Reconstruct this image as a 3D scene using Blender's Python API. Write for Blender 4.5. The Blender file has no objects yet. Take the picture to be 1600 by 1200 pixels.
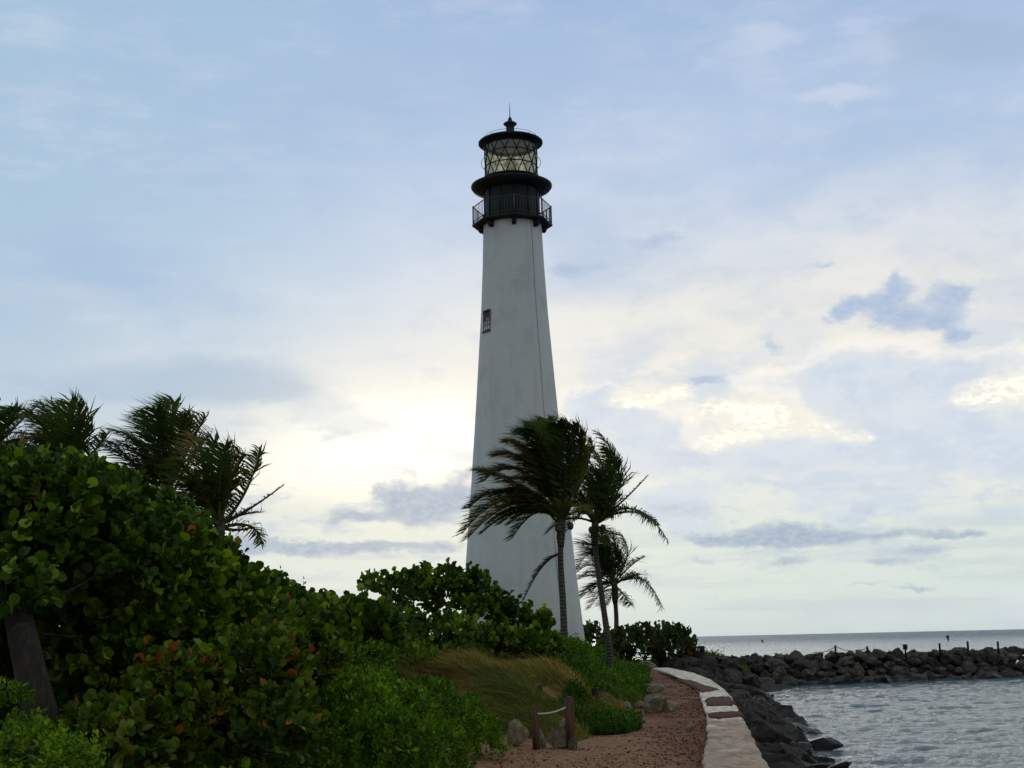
import bpy, math, random
import numpy as np
from mathutils import Vector, Matrix
random.seed(7); rng = np.random.default_rng(11)
S = bpy.context.scene; COL = S.collection

# ------------------------------------------------------------------ camera
KD = 1.35; FOC0 = 1570.0; FOC = FOC0*KD; PITCH = math.atan(401/FOC); ROLL = math.radians(1.3); CAMZ = 1.6
_f = np.array([0, math.cos(PITCH), math.sin(PITCH)]); _u = np.array([0, -math.sin(PITCH), math.cos(PITCH)]); _r = np.array([1., 0, 0])
CR = math.cos(ROLL)*_r - math.sin(ROLL)*_u; CU = math.cos(ROLL)*_u + math.sin(ROLL)*_r
CP = np.array([0, 0, CAMZ])
def ray(x, y): return _f + CR*(x-800)/FOC + CU*(600-y)/FOC
def gp(x, y, z=0.0):
    d = ray(x, y); return CP + d*(z-CAMZ)/d[2]
def at(x, y, Y):
    d = ray(x, y); return CP + d*Y*KD/d[1]      # Y in units of KD metres
cam_d = bpy.data.cameras.new('camera'); cam = bpy.data.objects.new('camera', cam_d); COL.objects.link(cam)
cam_d.sensor_width = 36; cam_d.lens = 36*FOC/1600; cam_d.clip_start = 0.1; cam_d.clip_end = 90000
M = Matrix(((CR[0], CU[0], -_f[0], 0), (CR[1], CU[1], -_f[1], 0), (CR[2], CU[2], -_f[2], CAMZ), (0, 0, 0, 1)))
cam.matrix_world = M; S.camera = cam

# ------------------------------------------------------------------ colour helpers / node helper
def lin(r, g, b, k=1.0):
    def c(v):
        v /= 255.0
        return (v/12.92 if v <= 0.04045 else ((v+0.055)/1.055)**2.4)*k
    return (c(r), c(g), c(b), 1.0)
class NT:
    def __init__(s, tree): s.t = tree; s.n = tree.nodes; s.l = tree.links
    def node(s, typ, **kw):
        n = s.n.new(typ)
        for k, v in kw.items(): setattr(n, k, v)
        return n
    def put(s, sock, v):
        if isinstance(v, bpy.types.NodeSocket): s.l.new(v, sock)
        else: sock.default_value = v
    def m(s, op, a, b=0.0, c=None, clamp=False):
        n = s.node('ShaderNodeMath', operation=op, use_clamp=clamp); s.put(n.inputs[0], a); s.put(n.inputs[1], b)
        if c is not None: s.put(n.inputs[2], c)
        return n.outputs[0]
    def vm(s, op, a, b=None):
        n = s.node('ShaderNodeVectorMath', operation=op); s.put(n.inputs[0], a)
        if b is not None: s.put(n.inputs[1], b)
        return n.outputs['Value'] if op in ('LENGTH', 'DOT_PRODUCT') else n.outputs[0]
    def noise(s, vec, scale, detail=4, rough=0.55, dim='3D', color=False, dist=0.0):
        n = s.node('ShaderNodeTexNoise', noise_dimensions=dim)
        if vec is not None: s.l.new(vec, n.inputs['Vector'])
        n.inputs['Scale'].default_value = scale; n.inputs['Detail'].default_value = detail
        n.inputs['Roughness'].default_value = rough; n.inputs['Distortion'].default_value = dist
        return n.outputs['Color' if color else 'Fac']
    def smooth(s, v, a, b, to0=0.0, to1=1.0):
        n = s.node('ShaderNodeMapRange', interpolation_type='SMOOTHSTEP'); s.put(n.inputs['Value'], v)
        n.inputs['From Min'].default_value = a; n.inputs['From Max'].default_value = b
        n.inputs['To Min'].default_value = to0; n.inputs['To Max'].default_value = to1
        return n.outputs[0]
    def mix(s, f, a, b, mode='MIX'):
        n = s.node('ShaderNodeMix', data_type='RGBA', blend_type=mode); s.put(n.inputs[0], f); s.put(n.inputs[6], a); s.put(n.inputs[7], b)
        return n.outputs[2]
    def ramp(s, v, pts, interp='LINEAR'):
        n = s.node('ShaderNodeValToRGB'); s.put(n.inputs[0], v); cr = n.color_ramp; cr.interpolation = interp
        while len(cr.elements) < len(pts): cr.elements.new(0.5)
        for e, (p, c) in zip(cr.elements, pts): e.position = p; e.color = c
        return n.outputs[0]
    def sep(s, v):
        n = s.node('ShaderNodeSeparateXYZ'); s.put(n.inputs[0], v); return n.outputs
    def comb(s, x, y, z=0.0):
        n = s.node('ShaderNodeCombineXYZ'); s.put(n.inputs[0], x); s.put(n.inputs[1], y); s.put(n.inputs[2], z); return n.outputs[0]

# ------------------------------------------------------------------ world: evening sky with broken cloud
SUN_AZ, SUN_EL = math.radians(-3.4), math.radians(8.6)
def azel(x, y):
    d = ray(x, y); d = d/np.linalg.norm(d); return KD*math.degrees(math.atan2(d[0], d[1])), KD*math.degrees(math.asin(d[2]))
W = bpy.data.worlds.new('World'); S.world = W; W.use_nodes = True
w = NT(W.node_tree); w.n.clear()
geo = w.node('ShaderNodeTexCoord').outputs['Generated']
dx, dy, dz = w.sep(geo)[:3]
AZ = w.m('MULTIPLY', w.m('ARCTAN2', dx, dy), 57.2958*KD)
EL = w.m('MULTIPLY', w.m('ARCSINE', dz), 57.2958*KD)
ae = w.comb(AZ, w.m('MULTIPLY', EL, 1.7), 0.0)
n_lo = w.noise(ae, 0.16, 5, 0.6, color=True); n_hi = w.noise(ae, 0.55, 8, 0.62, color=True)
wl = w.sep(n_lo); wh = w.sep(n_hi); nf_ = w.noise(ae, 1.7, 7, .62)
ED = w.m('ADD', w.m('MULTIPLY', wh[2], .6), w.m('MULTIPLY', nf_, .7)); ED = w.m('SUBTRACT', ED, .15)
AZw = w.m('ADD', AZ, w.m('ADD', w.m('MULTIPLY', w.m('SUBTRACT', wl[0], .5), 5.5), w.m('MULTIPLY', w.m('SUBTRACT', wh[0], .5), 1.5)))
ELw = w.m('ADD', EL, w.m('ADD', w.m('MULTIPLY', w.m('SUBTRACT', wl[1], .5), 2.2), w.m('MULTIPLY', w.m('SUBTRACT', wh[1], .5), 1.0)))
Pw = w.comb(AZw, ELw, 0.0)
AZs = w.m('ADD', AZ, w.m('MULTIPLY', w.m('SUBTRACT', wl[2], .5), 5.0)); Ps = w.comb(AZs, w.m('ADD', EL, w.m('MULTIPLY', w.m('SUBTRACT', wl[0], .5), 2.0)), 0.0)
def blob(P, x, y, rx, ry, inner=0.0, k=1.0):
    rx *= 1.25; ry *= 1.25; inner = 0.0
    a, e = azel(x, y); s = 57.2958/FOC0
    v = w.vm('MULTIPLY', w.vm('SUBTRACT', P, (a, e, 0)), (1/(rx*s), 1/(ry*s), 0))
    return w.smooth(w.vm('LENGTH', v), inner, 1.0, k, 0.0)
def union(P, L, inner=0.0):
    out = None
    for b in L:
        x = blob(P, *b[:4], inner=inner, k=b[4] if len(b) > 4 else 1.0)
        out = x if out is None else w.m('ADD', out, w.m('SUBTRACT', x, w.m('MULTIPLY', out, x)))
    return out
# clear gradient by elevation (degrees 0..60 -> 0..1)
g = w.m('DIVIDE', EL, 60.0, clamp=True)
base = w.ramp(g, [(0.0, lin(200, 214, 216)), (0.035, lin(212, 226, 221)), (0.09, lin(219, 230, 222)), (0.17, lin(224, 231, 226)), (0.27, lin(226, 232, 234)),
                  (0.37, lin(206, 218, 235)), (0.47, lin(184, 203, 230)), (0.60, lin(160, 186, 222)), (0.76, lin(204, 199, 184)), (1.0, lin(206, 199, 182))])
# the left of the sky is a deeper grey blue
lf = w.m('MULTIPLY', w.smooth(AZs, -2.0, -32.0), w.smooth(EL, 4.0, 14.0))
base = w.mix(w.m('MULTIPLY', lf, 0.75), base, lin(170, 196, 218))
lf2 = w.m('MULTIPLY', w.smooth(AZs, 2.0, -24.0), w.smooth(EL, 13.0, 24.0))
base = w.mix(w.m('MULTIPLY', lf2, 0.55), base, lin(166, 197, 222))
# cream warmth around the sun and over the right half
wm = union(Ps, [(1150, 560, 620, 240, .9), (640, 700, 330, 170, .9), (1500, 520, 350, 260, .7)])
base = w.mix(w.m('MULTIPLY', wm, 0.85), base, lin(250, 243, 228))
gl = union(Pw, [(620, 690, 260, 110, .8), (650, 672, 170, 62, 1.0), (700, 700, 110, 70, .7), (545, 715, 110, 45, .45), (470, 730, 120, 60, .4)])
base = w.mix(gl, base, lin(255, 251, 234, 1.25))
# soft high cloud
fine = w.noise(ae, 0.32, 7, 0.58)
streak = w.noise(w.comb(w.m('MULTIPLY', AZ, .35), w.m('MULTIPLY', EL, 1.1), 3.0), 0.5, 6, 0.6)
base = w.mix(w.m('MULTIPLY', w.smooth(streak, .45, .75), .30), base, lin(226, 228, 238))
base = w.mix(w.m('MULTIPLY', w.smooth(fine, .5, .72), .22), base, lin(176, 194, 222))
soft_n = w.noise(w.comb(w.m('MULTIPLY', AZ, .6), w.m('MULTIPLY', EL, 1.5), 33.0), .35, 4, .5)
def layer(base, mask, colr, op, lo=.25, hi=.6, amp=.5):
    mk = w.m('ADD', mask, w.m('MULTIPLY', w.m('SUBTRACT', ED if amp > .4 else soft_n, .5), amp*2.4))
    colr = w.mix(w.m('MULTIPLY', w.smooth(nf_, .35, .7), .30), colr, lin(226, 230, 234)) if amp > .4 else colr
    mk = w.m('MULTIPLY', w.smooth(mk, lo, hi), w.smooth(mask, 0.02, 0.2))
    return w.mix(w.m('MULTIPLY', mk, op), base, colr)
cn = w.noise(w.comb(w.m('MULTIPLY', AZs, .55), w.m('MULTIPLY', EL, 1.25), 5.0), .34, 9, .60)
cmk = w.m('MULTIPLY', w.smooth(cn, .43, .60), w.m('MULTIPLY', w.smooth(EL, 3.5, 7.0), w.m('MULTIPLY', w.smooth(EL, 20.0, 13.0), w.smooth(AZ, -2.0, 8.0))))
base = w.mix(w.m('MULTIPLY', cmk, .7), base, lin(196, 212, 232))
cn2 = w.noise(w.comb(w.m('MULTIPLY', AZ, .8), w.m('MULTIPLY', EL, 2.2), 15.0), .42, 9, .62)
base = w.mix(w.m('MULTIPLY', w.smooth(cn2, .50, .66), w.m('MULTIPLY', w.smooth(EL, 2.0, 4.0), w.m('MULTIPLY', w.smooth(EL, 16.0, 9.0), .55))), base, lin(184, 202, 220))
cn3 = w.noise(w.comb(w.m('MULTIPLY', AZ, .35), w.m('MULTIPLY', EL, .9), 25.0), .16, 7, .55)
base = w.mix(w.m('MULTIPLY', w.smooth(cn3, .40, .68), w.m('MULTIPLY', w.smooth(EL, 13.0, 19.0), .60)), base, lin(164, 190, 222))
# top and left veils
base = layer(base, union(Ps, [(330, 590, 210, 42), (420, 610, 130, 22), (150, 600, 170, 30, .8), (250, 620, 230, 24, .8)]), lin(156, 182, 208), .55, .05, 1.0, .4)
base = layer(base, union(Ps, [(1490, 75, 160, 48), (1560, 70, 120, 40), (1430, 40, 90, 30, .7)]), lin(156, 180, 206), .45, .05, 1.0, .4)
base = layer(base, union(Pw, [(1010, 292, 110, 26, .9), (1200, 300, 110, 40, .7), (1570, 250, 90, 60, .7)]), lin(180, 200, 224), .5, .1, .8, .3)
base = layer(base, union(Pw, [(520, 640, 130, 30, .8), (570, 665, 90, 22, .8), (100, 470, 200, 40, .5)]), lin(205, 214, 226), .6, .1, .8, .3)
base = layer(base, union(Pw, [(1310, 150, 120, 22), (1200, 60, 100, 40, .6)]), lin(208, 218, 236), .6, .1, .8, .3)
# big pale blue bank on the right with bright rims
G1 = [(965, 655, 110, 50), (1040, 670, 80, 40), (920, 640, 70, 45), (1000, 715, 150, 40, .9), (1200, 715, 190, 45), (1290, 600, 110, 48), (1370, 575, 130, 55), (1410, 640, 130, 48), (1330, 610, 100, 60),
      (1470, 700, 190, 55), (1580, 690, 130, 70), (1480, 620, 80, 60, .9), (1550, 570, 110, 32, .8), (1190, 590, 60, 25, .6), (1100, 760, 140, 25, .6), (1350, 780, 260, 25, .6)]
m1 = union(Pw, G1, .15)
m1n = w.m('ADD', m1, w.m('MULTIPLY', w.m('SUBTRACT', ED, .5), .5))
rim = w.m('MULTIPLY', w.smooth(m1n, .05, .35), w.smooth(m1n, .75, .4))
c1 = w.mix(w.smooth(fine, .35, .65), lin(198, 213, 232), lin(216, 225, 236))
# hot gaps between the clouds
hot = union(Pw, [(1140, 640, 95, 30, .85), (1180, 660, 70, 34, .7), (1265, 668, 85, 22, .8), (1130, 690, 70, 22, .8), (985, 625, 80, 16, .9), (1060, 610, 60, 16, .7), (1545, 617, 66, 30), (1590, 600, 50, 24), (1340, 680, 40, 12, .7)], .3)
base = layer(base, m1, c1, .9, .12, 1.05, .5)
base = w.mix(w.m('MULTIPLY', rim, w.m('MULTIPLY', wm, .45)), base, lin(255, 250, 240, 1.05))
hm = w.smooth(w.m('MULTIPLY', hot, w.m('ADD', .1, w.m('MULTIPLY', w.smooth(ED, .35, .65), 1.1))), .15, .95)
base = w.mix(w.m('MULTIPLY', w.smooth(hot, 0.0, .8), .7), base, lin(246, 243, 230))
base = w.mix(hm, base, lin(255, 253, 238, 1.1))
# crisp darker puffs
G2 = [(1345, 478, 42, 24), (1395, 462, 46, 34), (1420, 490, 50, 30), (1490, 462, 46, 30), (1470, 500, 40, 28), (1330, 488, 34, 20, .8), (1495, 525, 30, 18, .9), (910, 430, 75, 22, .9), (1010, 378, 50, 16, .7), (1110, 595, 40, 14, .8), (1275, 417, 36, 9, .6), (1210, 532, 16, 18, .6), (1395, 436, 22, 20, .7)]
base = layer(base, union(Pw, G2, .2), lin(166, 188, 218), .95, .12, .95, .55)
# low grey clouds
G3 = [(640, 782, 68, 38), (665, 800, 60, 34), (570, 806, 60, 17), (520, 800, 40, 24, .6), (712, 778, 44, 40, .9), (625, 765, 40, 24, .8), (735, 745, 40, 25, .6), (405, 850, 55, 26), (370, 862, 60, 14), (480, 862, 70, 16), (560, 862, 130, 16, .9), (640, 858, 70, 12, .7), (690, 855, 40, 12, .7), (395, 800, 40, 18, .5),
      (1165, 840, 120, 16, .9), (1240, 838, 90, 24), (1290, 845, 70, 18), (1110, 838, 60, 12, .8), (1400, 842, 110, 11, .8), (1230, 882, 50, 11, .7), (1390, 880, 60, 9, .8), (1500, 838, 60, 9, .7), (1445, 862, 50, 8, .7), (1090, 878, 50, 9, .5), (1440, 915, 50, 6, .6), (1360, 912, 50, 6, .5), (1050, 790, 80, 12, .4)]
base = layer(base, union(Pw, G3, .15), lin(154, 176, 200), .95, .10, .9, .5)
# thin bands near the horizon
band = w.noise(w.comb(w.m('MULTIPLY', AZ, .10), w.m('MULTIPLY', EL, 1.2), 9.0), 0.8, 5, 0.6)
bm = w.m('MULTIPLY', w.smooth(band, .47, .62), w.m('MULTIPLY', w.smooth(EL, .4, 1.6), w.smooth(EL, 9.0, 4.0)))
base = w.mix(w.m('MULTIPLY', bm, .5), base, lin(196, 207, 216))
sky = w.node('ShaderNodeTexSky', sky_type='NISHITA'); sky.sun_disc = False
sky.sun_elevation = SUN_EL; sky.sun_rotation = SUN_AZ; sky.air_density = 1.0; sky.dust_density = 2.0
bright = w.vm('MULTIPLY', base, (10.0, 10.0, 10.0))
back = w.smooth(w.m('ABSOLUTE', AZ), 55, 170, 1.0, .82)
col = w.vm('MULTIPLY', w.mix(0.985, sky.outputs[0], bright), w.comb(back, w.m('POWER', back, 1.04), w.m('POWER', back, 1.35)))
col = w.mix(w.smooth(dz, -.01, -.08), col, (1.0, 1.2, 1.4, 1))
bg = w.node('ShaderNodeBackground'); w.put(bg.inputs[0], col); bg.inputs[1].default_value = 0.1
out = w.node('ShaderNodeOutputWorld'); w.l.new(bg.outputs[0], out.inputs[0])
W.cycles.sampling_method = 'MANUAL'; W.cycles.sample_map_resolution = 512

# ------------------------------------------------------------------ sun behind the cloud, low and to the right of the tower
sd = bpy.data.lights.new('sun', 'SUN'); sd.energy = 0.5; sd.angle = math.radians(14); sd.color = (1, .93, .8)
so = bpy.data.objects.new('sun', sd); COL.objects.link(so)
sv = Vector((math.sin(SUN_AZ)*math.cos(SUN_EL), math.cos(SUN_AZ)*math.cos(SUN_EL), math.sin(SUN_EL)))
so.rotation_euler = sv.to_track_quat('Z', 'Y').to_euler()
S.view_settings.view_transform = 'Standard'; S.view_settings.look = 'None'; S.view_settings.exposure = 0.0; S.view_settings.gamma = 1.0
S.cycles.max_bounces = 6; S.cycles.transparent_max_bounces = 12

# ------------------------------------------------------------------ object helpers
def mesh_np(name, V, faces=None, loops=None, sizes=None, attrs=None, smooth=False):
    V = np.asarray(V, dtype=np.float32); me = bpy.data.meshes.new(name)
    if faces is not None:
        sizes = np.array([len(f) for f in faces], dtype=np.int32); loops = np.array([i for f in faces for i in f], dtype=np.int32)
    loops = np.asarray(loops, dtype=np.int32); sizes = np.asarray(sizes, dtype=np.int32)
    me.vertices.add(len(V)); me.vertices.foreach_set('co', V.ravel())
    me.loops.add(len(loops)); me.loops.foreach_set('vertex_index', loops)
    me.polygons.add(len(sizes)); st = np.zeros(len(sizes), dtype=np.int32); st[1:] = np.cumsum(sizes)[:-1]
    me.polygons.foreach_set('loop_start', st); me.polygons.foreach_set('loop_total', sizes)
    if smooth: me.polygons.foreach_set('use_smooth', np.ones(len(sizes), dtype=bool))
    me.update(calc_edges=True); me.validate()
    for k, v in (attrs or {}).items():
        a = me.attributes.new(k, 'FLOAT', 'POINT'); a.data.foreach_set('value', np.asarray(v, dtype=np.float32))
    return me
def link(name, me, mat, parent=None):
    o = bpy.data.objects.new(name, me)
    if mat is not None and len(me.materials) == 0: me.materials.append(mat)
    COL.objects.link(o)
    if parent is not None: o.parent = parent
    return o
def empty(name, loc=(0, 0, 0)):
    o = bpy.data.objects.new(name, None); o.empty_display_size = .3; COL.objects.link(o); o.location = loc; return o
def tag(o, label=None, cat=None, group=None, kind=None):
    for k, v in (('label', label), ('category', cat), ('group', group), ('kind', kind)):
        if v: o[k] = v
    return o
class MB:
    """collects shapes into one mesh (coordinates local to the thing)"""
    def __init__(s): s.V = []; s.F = []; s.sm = True
    def add(s, V, F):
        b = len(s.V); s.V += [tuple(v) for v in V]; s.F += [tuple(i+b for i in f) for f in F]; return s
    def box(s, c, size, rz=0.0, taper=1.0):
        cx, cy, cz = c; a, b, h = size[0]/2, size[1]/2, size[2]/2; ca, sa = math.cos(rz), math.sin(rz); V = []
        for z, k in ((-h, 1), (h, taper)):
            for x, y in ((-a, -b), (a, -b), (a, b), (-a, b)):
                V.append((cx+(x*ca-y*sa)*k, cy+(x*sa+y*ca)*k, cz+z))
        return s.add(V, [(3, 2, 1, 0), (4, 5, 6, 7), (0, 1, 5, 4), (1, 2, 6, 5), (2, 3, 7, 6), (3, 0, 4, 7)])
    def tube(s, pts, rad, n=8, cap=True):
        pts = [Vector(p) for p in pts]; R = rad if isinstance(rad, (list, tuple)) else [rad]*len(pts); V = []; F = []
        for i, p in enumerate(pts):
            t = (pts[min(i+1, len(pts)-1)]-pts[max(i-1, 0)]).normalized()
            a = t.cross(Vector((0, 0, 1)) if abs(t.z) < .9 else Vector((1, 0, 0))).normalized(); b = t.cross(a)
            for k in range(n):
                q = 2*math.pi*k/n; V.append(tuple(p+(a*math.cos(q)+b*math.sin(q))*R[i]))
        for i in range(len(pts)-1):
            for k in range(n): F.append((i*n+k, i*n+(k+1) % n, (i+1)*n+(k+1) % n, (i+1)*n+k))
        if cap: F.append(tuple(range(n))[::-1]); F.append(tuple((len(pts)-1)*n+k for k in range(n)))
        return s.add(V, F)
    def lathe(s, prof, n=48, a0=0.0, c=(0, 0)):
        V = []; F = []
        for r_, z in prof:
            for k in range(n):
                q = a0+2*math.pi*k/n; V.append((c[0]+r_*math.cos(q), c[1]+r_*math.sin(q), z))
        for i in range(len(prof)-1):
            for k in range(n): F.append((i*n+k, i*n+(k+1) % n, (i+1)*n+(k+1) % n, (i+1)*n+k))
        return s.add(V, F)
    def build(s, name, mat, parent=None, smooth=False):
        me = mesh_np(name, s.V, faces=s.F, smooth=smooth)
        return link(name, me, mat, parent)

# lattice noise in numpy
def _h(ix, iy, iz, seed):
    h = (ix*374761393 + iy*668265263 + iz*1274126177 + seed*974711) & 0x7fffffff
    h = ((h ^ (h >> 13))*1103515245) & 0x7fffffff
    return ((h ^ (h >> 16)) & 0xffff)/65535.0
def vnoise(x, y, z=0.0, seed=0):
    x = np.asarray(x, float); y = np.asarray(y, float); z = np.asarray(z, float)+np.zeros_like(x)
    ix, iy, iz = [np.floor(v).astype(np.int64) for v in (x, y, z)]; fx, fy, fz = x-ix, y-iy, z-iz
    fx, fy, fz = [v*v*(3-2*v) for v in (fx, fy, fz)]; r_ = 0
    for a in (0, 1):
        for b in (0, 1):
            for c in (0, 1):
                r_ = r_ + _h(ix+a, iy+b, iz+c, seed)*(fx if a else 1-fx)*(fy if b else 1-fy)*(fz if c else 1-fz)
    return r_
def fbm(x, y, z=0.0, o=4, seed=0):
    s = 0; a = .5
    for i in range(o):
        s = s+a*(vnoise(x*2**i, y*2**i, np.asarray(z)*2**i, seed+i)-.5); a *= .5
    return s
def sst(x, a, b):
    t = np.clip((x-a)/(b-a), 0, 1); return t*t*(3-2*t)

# ------------------------------------------------------------------ materials
def mat(name, base=(.5, .5, .5, 1), rough=.7, spec=.5, metal=0.0):
    m_ = bpy.data.materials.new(name); m_.use_nodes = True; t = NT(m_.node_tree); b = t.n['Principled BSDF']
    b.inputs['Base Color'].default_value = base; b.inputs['Roughness'].default_value = rough
    b.inputs['Specular IOR Level'].default_value = spec; b.inputs['Metallic'].default_value = metal
    return m_, t, b
def bump(t, b, h, strength=.4, dist=.02):
    n = t.node('ShaderNodeBump'); t.put(n.inputs['Height'], h); n.inputs['Strength'].default_value = strength; n.inputs['Distance'].default_value = dist
    t.l.new(n.outputs[0], b.inputs['Normal'])
def leaf_mat(name, pts, rough=.5, trans=.25, spec=.15):
    m_, t, b = mat(name, rough=rough, spec=spec)
    at_ = t.node('ShaderNodeAttribute', attribute_name='leaf_tone').outputs['Fac']
    c = t.ramp(at_, pts); t.put(b.inputs['Base Color'], c)
    tr = t.node('ShaderNodeBsdfTranslucent'); t.l.new(t.mix(1.0, c, (1.6, 1.7, .7, 1), 'MULTIPLY'), tr.inputs[0])
    mx = t.node('ShaderNodeMixShader'); mx.inputs[0].default_value = trans
    t.l.new(b.outputs[0], mx.inputs[1]); t.l.new(tr.outputs[0], mx.inputs[2]); t.l.new(mx.outputs[0], t.n['Material Output'].inputs[0])
    return m_
G = lambda r_, g_, b_: (r_, g_, b_, 1)
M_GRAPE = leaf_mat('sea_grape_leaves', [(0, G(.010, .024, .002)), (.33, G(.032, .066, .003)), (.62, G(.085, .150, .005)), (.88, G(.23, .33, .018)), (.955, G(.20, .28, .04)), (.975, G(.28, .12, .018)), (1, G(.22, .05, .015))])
M_GRAPE_O = leaf_mat('sea_grape_leaves_turning', [(0, G(.012, .026, .002)), (.35, G(.042, .076, .003)), (.65, G(.105, .155, .007)), (.8, G(.13, .24, .03)), (.88, G(.20, .22, .05)), (.92, G(.34, .12, .02)), (1, G(.26, .06, .015))])
M_GRAPE_FAR = leaf_mat('sea_grape_leaves_far', [(0, G(.010, .030, .007)), (.4, G(.028, .060, .012)), (.7, G(.075, .075, .020)), (.85, G(.14, .075, .03)), (1, G(.20, .07, .03))])
M_SCRUB = leaf_mat('scrub_leaves', [(0, G(.018, .048, .002)), (.5, G(.068, .140, .003)), (.85, G(.18, .30, .006)), (1, G(.20, .30, .02))], .55, .25, .12)
M_GRASS = leaf_mat('dune_grass', [(0, G(.020, .050, .006)), (.3, G(.070, .110, .014)), (.5, G(.16, .145, .027)), (.75, G(.28, .175, .050)), (1, G(.44, .29, .10))], .7, .2, .2)
M_WEED = leaf_mat('beach_creeper', [(0, G(.014, .042, .003)), (.5, G(.050, .115, .005)), (.9, G(.11, .21, .010)), (1, G(.17, .17, .025))], .6, .2, .12)
M_FROND = leaf_mat('palm_frond', [(0, G(.018, .042, .008)), (.5, G(.048, .080, .016)), (.85, G(.11, .105, .025)), (1, G(.24, .14, .04))], .55, .35, .15)
M_FROND_DRY = leaf_mat('palm_frond_dry', [(0, G(.020, .018, .012)), (.5, G(.055, .036, .018)), (1, G(.10, .055, .028))], .7, .12, .2)
M_LITTER = leaf_mat('leaf_litter', [(0, G(.11, .040, .020)), (.5, G(.21, .080, .036)), (.85, G(.27, .12, .05)), (1, G(.42, .25, .12))], .7, .0, .2)

m_, t, b = mat('bark'); c_ = t.node('ShaderNodeTexCoord').outputs['Object']
nz = t.noise(t.vm('MULTIPLY', c_, (2.2, 2.2, .5)), 7, 8, .7); t.put(b.inputs['Base Color'], t.ramp(nz, [(.35, G(.006, .004, .003)), (.5, G(.022, .015, .011)), (.65, G(.055, .038, .028))])); b.inputs['Roughness'].default_value = .85
bump(t, b, nz, 1.0, .08); M_BARK = m_
m_, t, b = mat('palm_bark'); c_ = t.node('ShaderNodeTexCoord').outputs['Object']
sx = t.sep(c_); rings = t.m('SINE', t.m('ADD', t.m('MULTIPLY', sx[2], 52.0), t.m('MULTIPLY', t.noise(c_, 5, 3), 4.0)))
nz = t.noise(c_, 14, 5, .6)
t.put(b.inputs['Base Color'], t.ramp(t.m('ADD', t.m('MULTIPLY', rings, .12), nz), [(.3, G(.03, .022, .018)), (.75, G(.11, .085, .065))])); b.inputs['Roughness'].default_value = .85
bump(t, b, t.m('ADD', rings, nz), .5, .02); M_PALM = m_

m_, t, b = mat('whitewashed_brick', rough=.75, spec=.3); M_TOWER = m_
uv = t.node('ShaderNodeAttribute', attribute_name='brick_uv').outputs['Vector']
br = t.node('ShaderNodeTexBrick'); t.l.new(uv, br.inputs['Vector']); br.inputs['Scale'].default_value = 1.0
br.inputs['Brick Width'].default_value = .24; br.inputs['Row Height'].default_value = .085; br.inputs['Mortar Size'].default_value = .008
br.inputs['Color1'].default_value = (1, 1, 1, 1); br.inputs['Color2'].default_value = (.82, .82, .82, 1); br.inputs['Mortar'].default_value = (.45, .45, .45, 1)
ux = t.sep(uv)
stn = t.noise(t.comb(t.m('MULTIPLY', ux[0], 1.2), t.m('MULTIPLY', ux[1], .12), 0.0), 1.5, 6, .62)
grime = t.noise(uv, .55, 7, .6)
cc = t.mix(t.m('MULTIPLY', t.smooth(stn, .45, .78), .6), lin(206, 210, 207), lin(180, 184, 180))
cc = t.mix(t.m('MULTIPLY', t.smooth(grime, .48, .75), .55), cc, lin(168, 176, 172))
sepb = t.m('MULTIPLY', t.sep(br.outputs['Color'])[0], 1.0)
cc = t.mix(t.m('MULTIPLY', t.m('SUBTRACT', 1.0, sepb), .40), cc, lin(150, 152, 146))
rst = t.noise(t.comb(t.m('MULTIPLY', ux[0], 3.0), t.m('MULTIPLY', ux[1], .25), 4.0), 1.3, 6, .65)
cc = t.mix(t.m('MULTIPLY', t.smooth(rst, .62, .76), .12), cc, lin(150, 132, 112))
base_st = t.m('MULTIPLY', t.smooth(t.m('ADD', ux[1], t.m('MULTIPLY', grime, 5.0)), 6.0, 2.0), .35); cc = t.mix(base_st, cc, lin(150, 150, 138))
t.put(b.inputs['Base Color'], cc); bump(t, b, t.m('ADD', sepb, t.m('MULTIPLY', t.noise(uv, 7, 5), 1.2)), .6, .02)

M_IRON, t, b = mat('black_iron', G(.010, .015, .016), .6, .25)
nz = t.noise(t.node('ShaderNodeTexCoord').outputs['Object'], 5, 6, .6); t.put(b.inputs['Base Color'], t.ramp(nz, [(.35, G(.006, .011, .013)), (.62, G(.012, .019, .021)), (.8, G(.03, .02, .014))]))
t.put(b.inputs['Roughness'], t.smooth(nz, .3, .7, .55, .75))
M_RAIL, t, b = mat('weathered_rail_iron', G(.045, .035, .035), .5)
M_WIRE, t, b = mat('conductor_wire', G(.28, .28, .27), .6)
M_GLASS = bpy.data.materials.new('lantern_glass'); M_GLASS.use_nodes = True; t = NT(M_GLASS.node_tree); t.n.remove(t.n['Principled BSDF'])
tr = t.node('ShaderNodeBsdfTransparent'); tr.inputs[0].default_value = (1.0, 1.0, .96, 1); gs = t.node('ShaderNodeBsdfGlossy'); gs.inputs['Roughness'].default_value = .03
fr = t.node('ShaderNodeFresnel'); mx = t.node('ShaderNodeMixShader'); t.l.new(t.m('MULTIPLY', fr.outputs[0], .7), mx.inputs[0]); t.l.new(tr.outputs[0], mx.inputs[1]); t.l.new(gs.outputs[0], mx.inputs[2]); t.l.new(mx.outputs[0], t.n['Material Output'].inputs[0])
M_LINING, t, b = mat('grey_painted_lining', G(.42, .43, .42), .7)
M_LENS = bpy.data.materials.new('lens_glass'); M_LENS.use_nodes = True; t = NT(M_LENS.node_tree); b = t.n['Principled BSDF']
b.inputs['Base Color'].default_value = (.75, .74, .62, 1); b.inputs['Roughness'].default_value = .12; b.inputs['Transmission Weight'].default_value = .75; b.inputs['IOR'].default_value = 1.3
M_BLIND = leaf_mat('lantern_blind', [(0, G(.95, .92, .80)), (1, G(.95, .92, .80))], .8, .8, .1)
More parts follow.
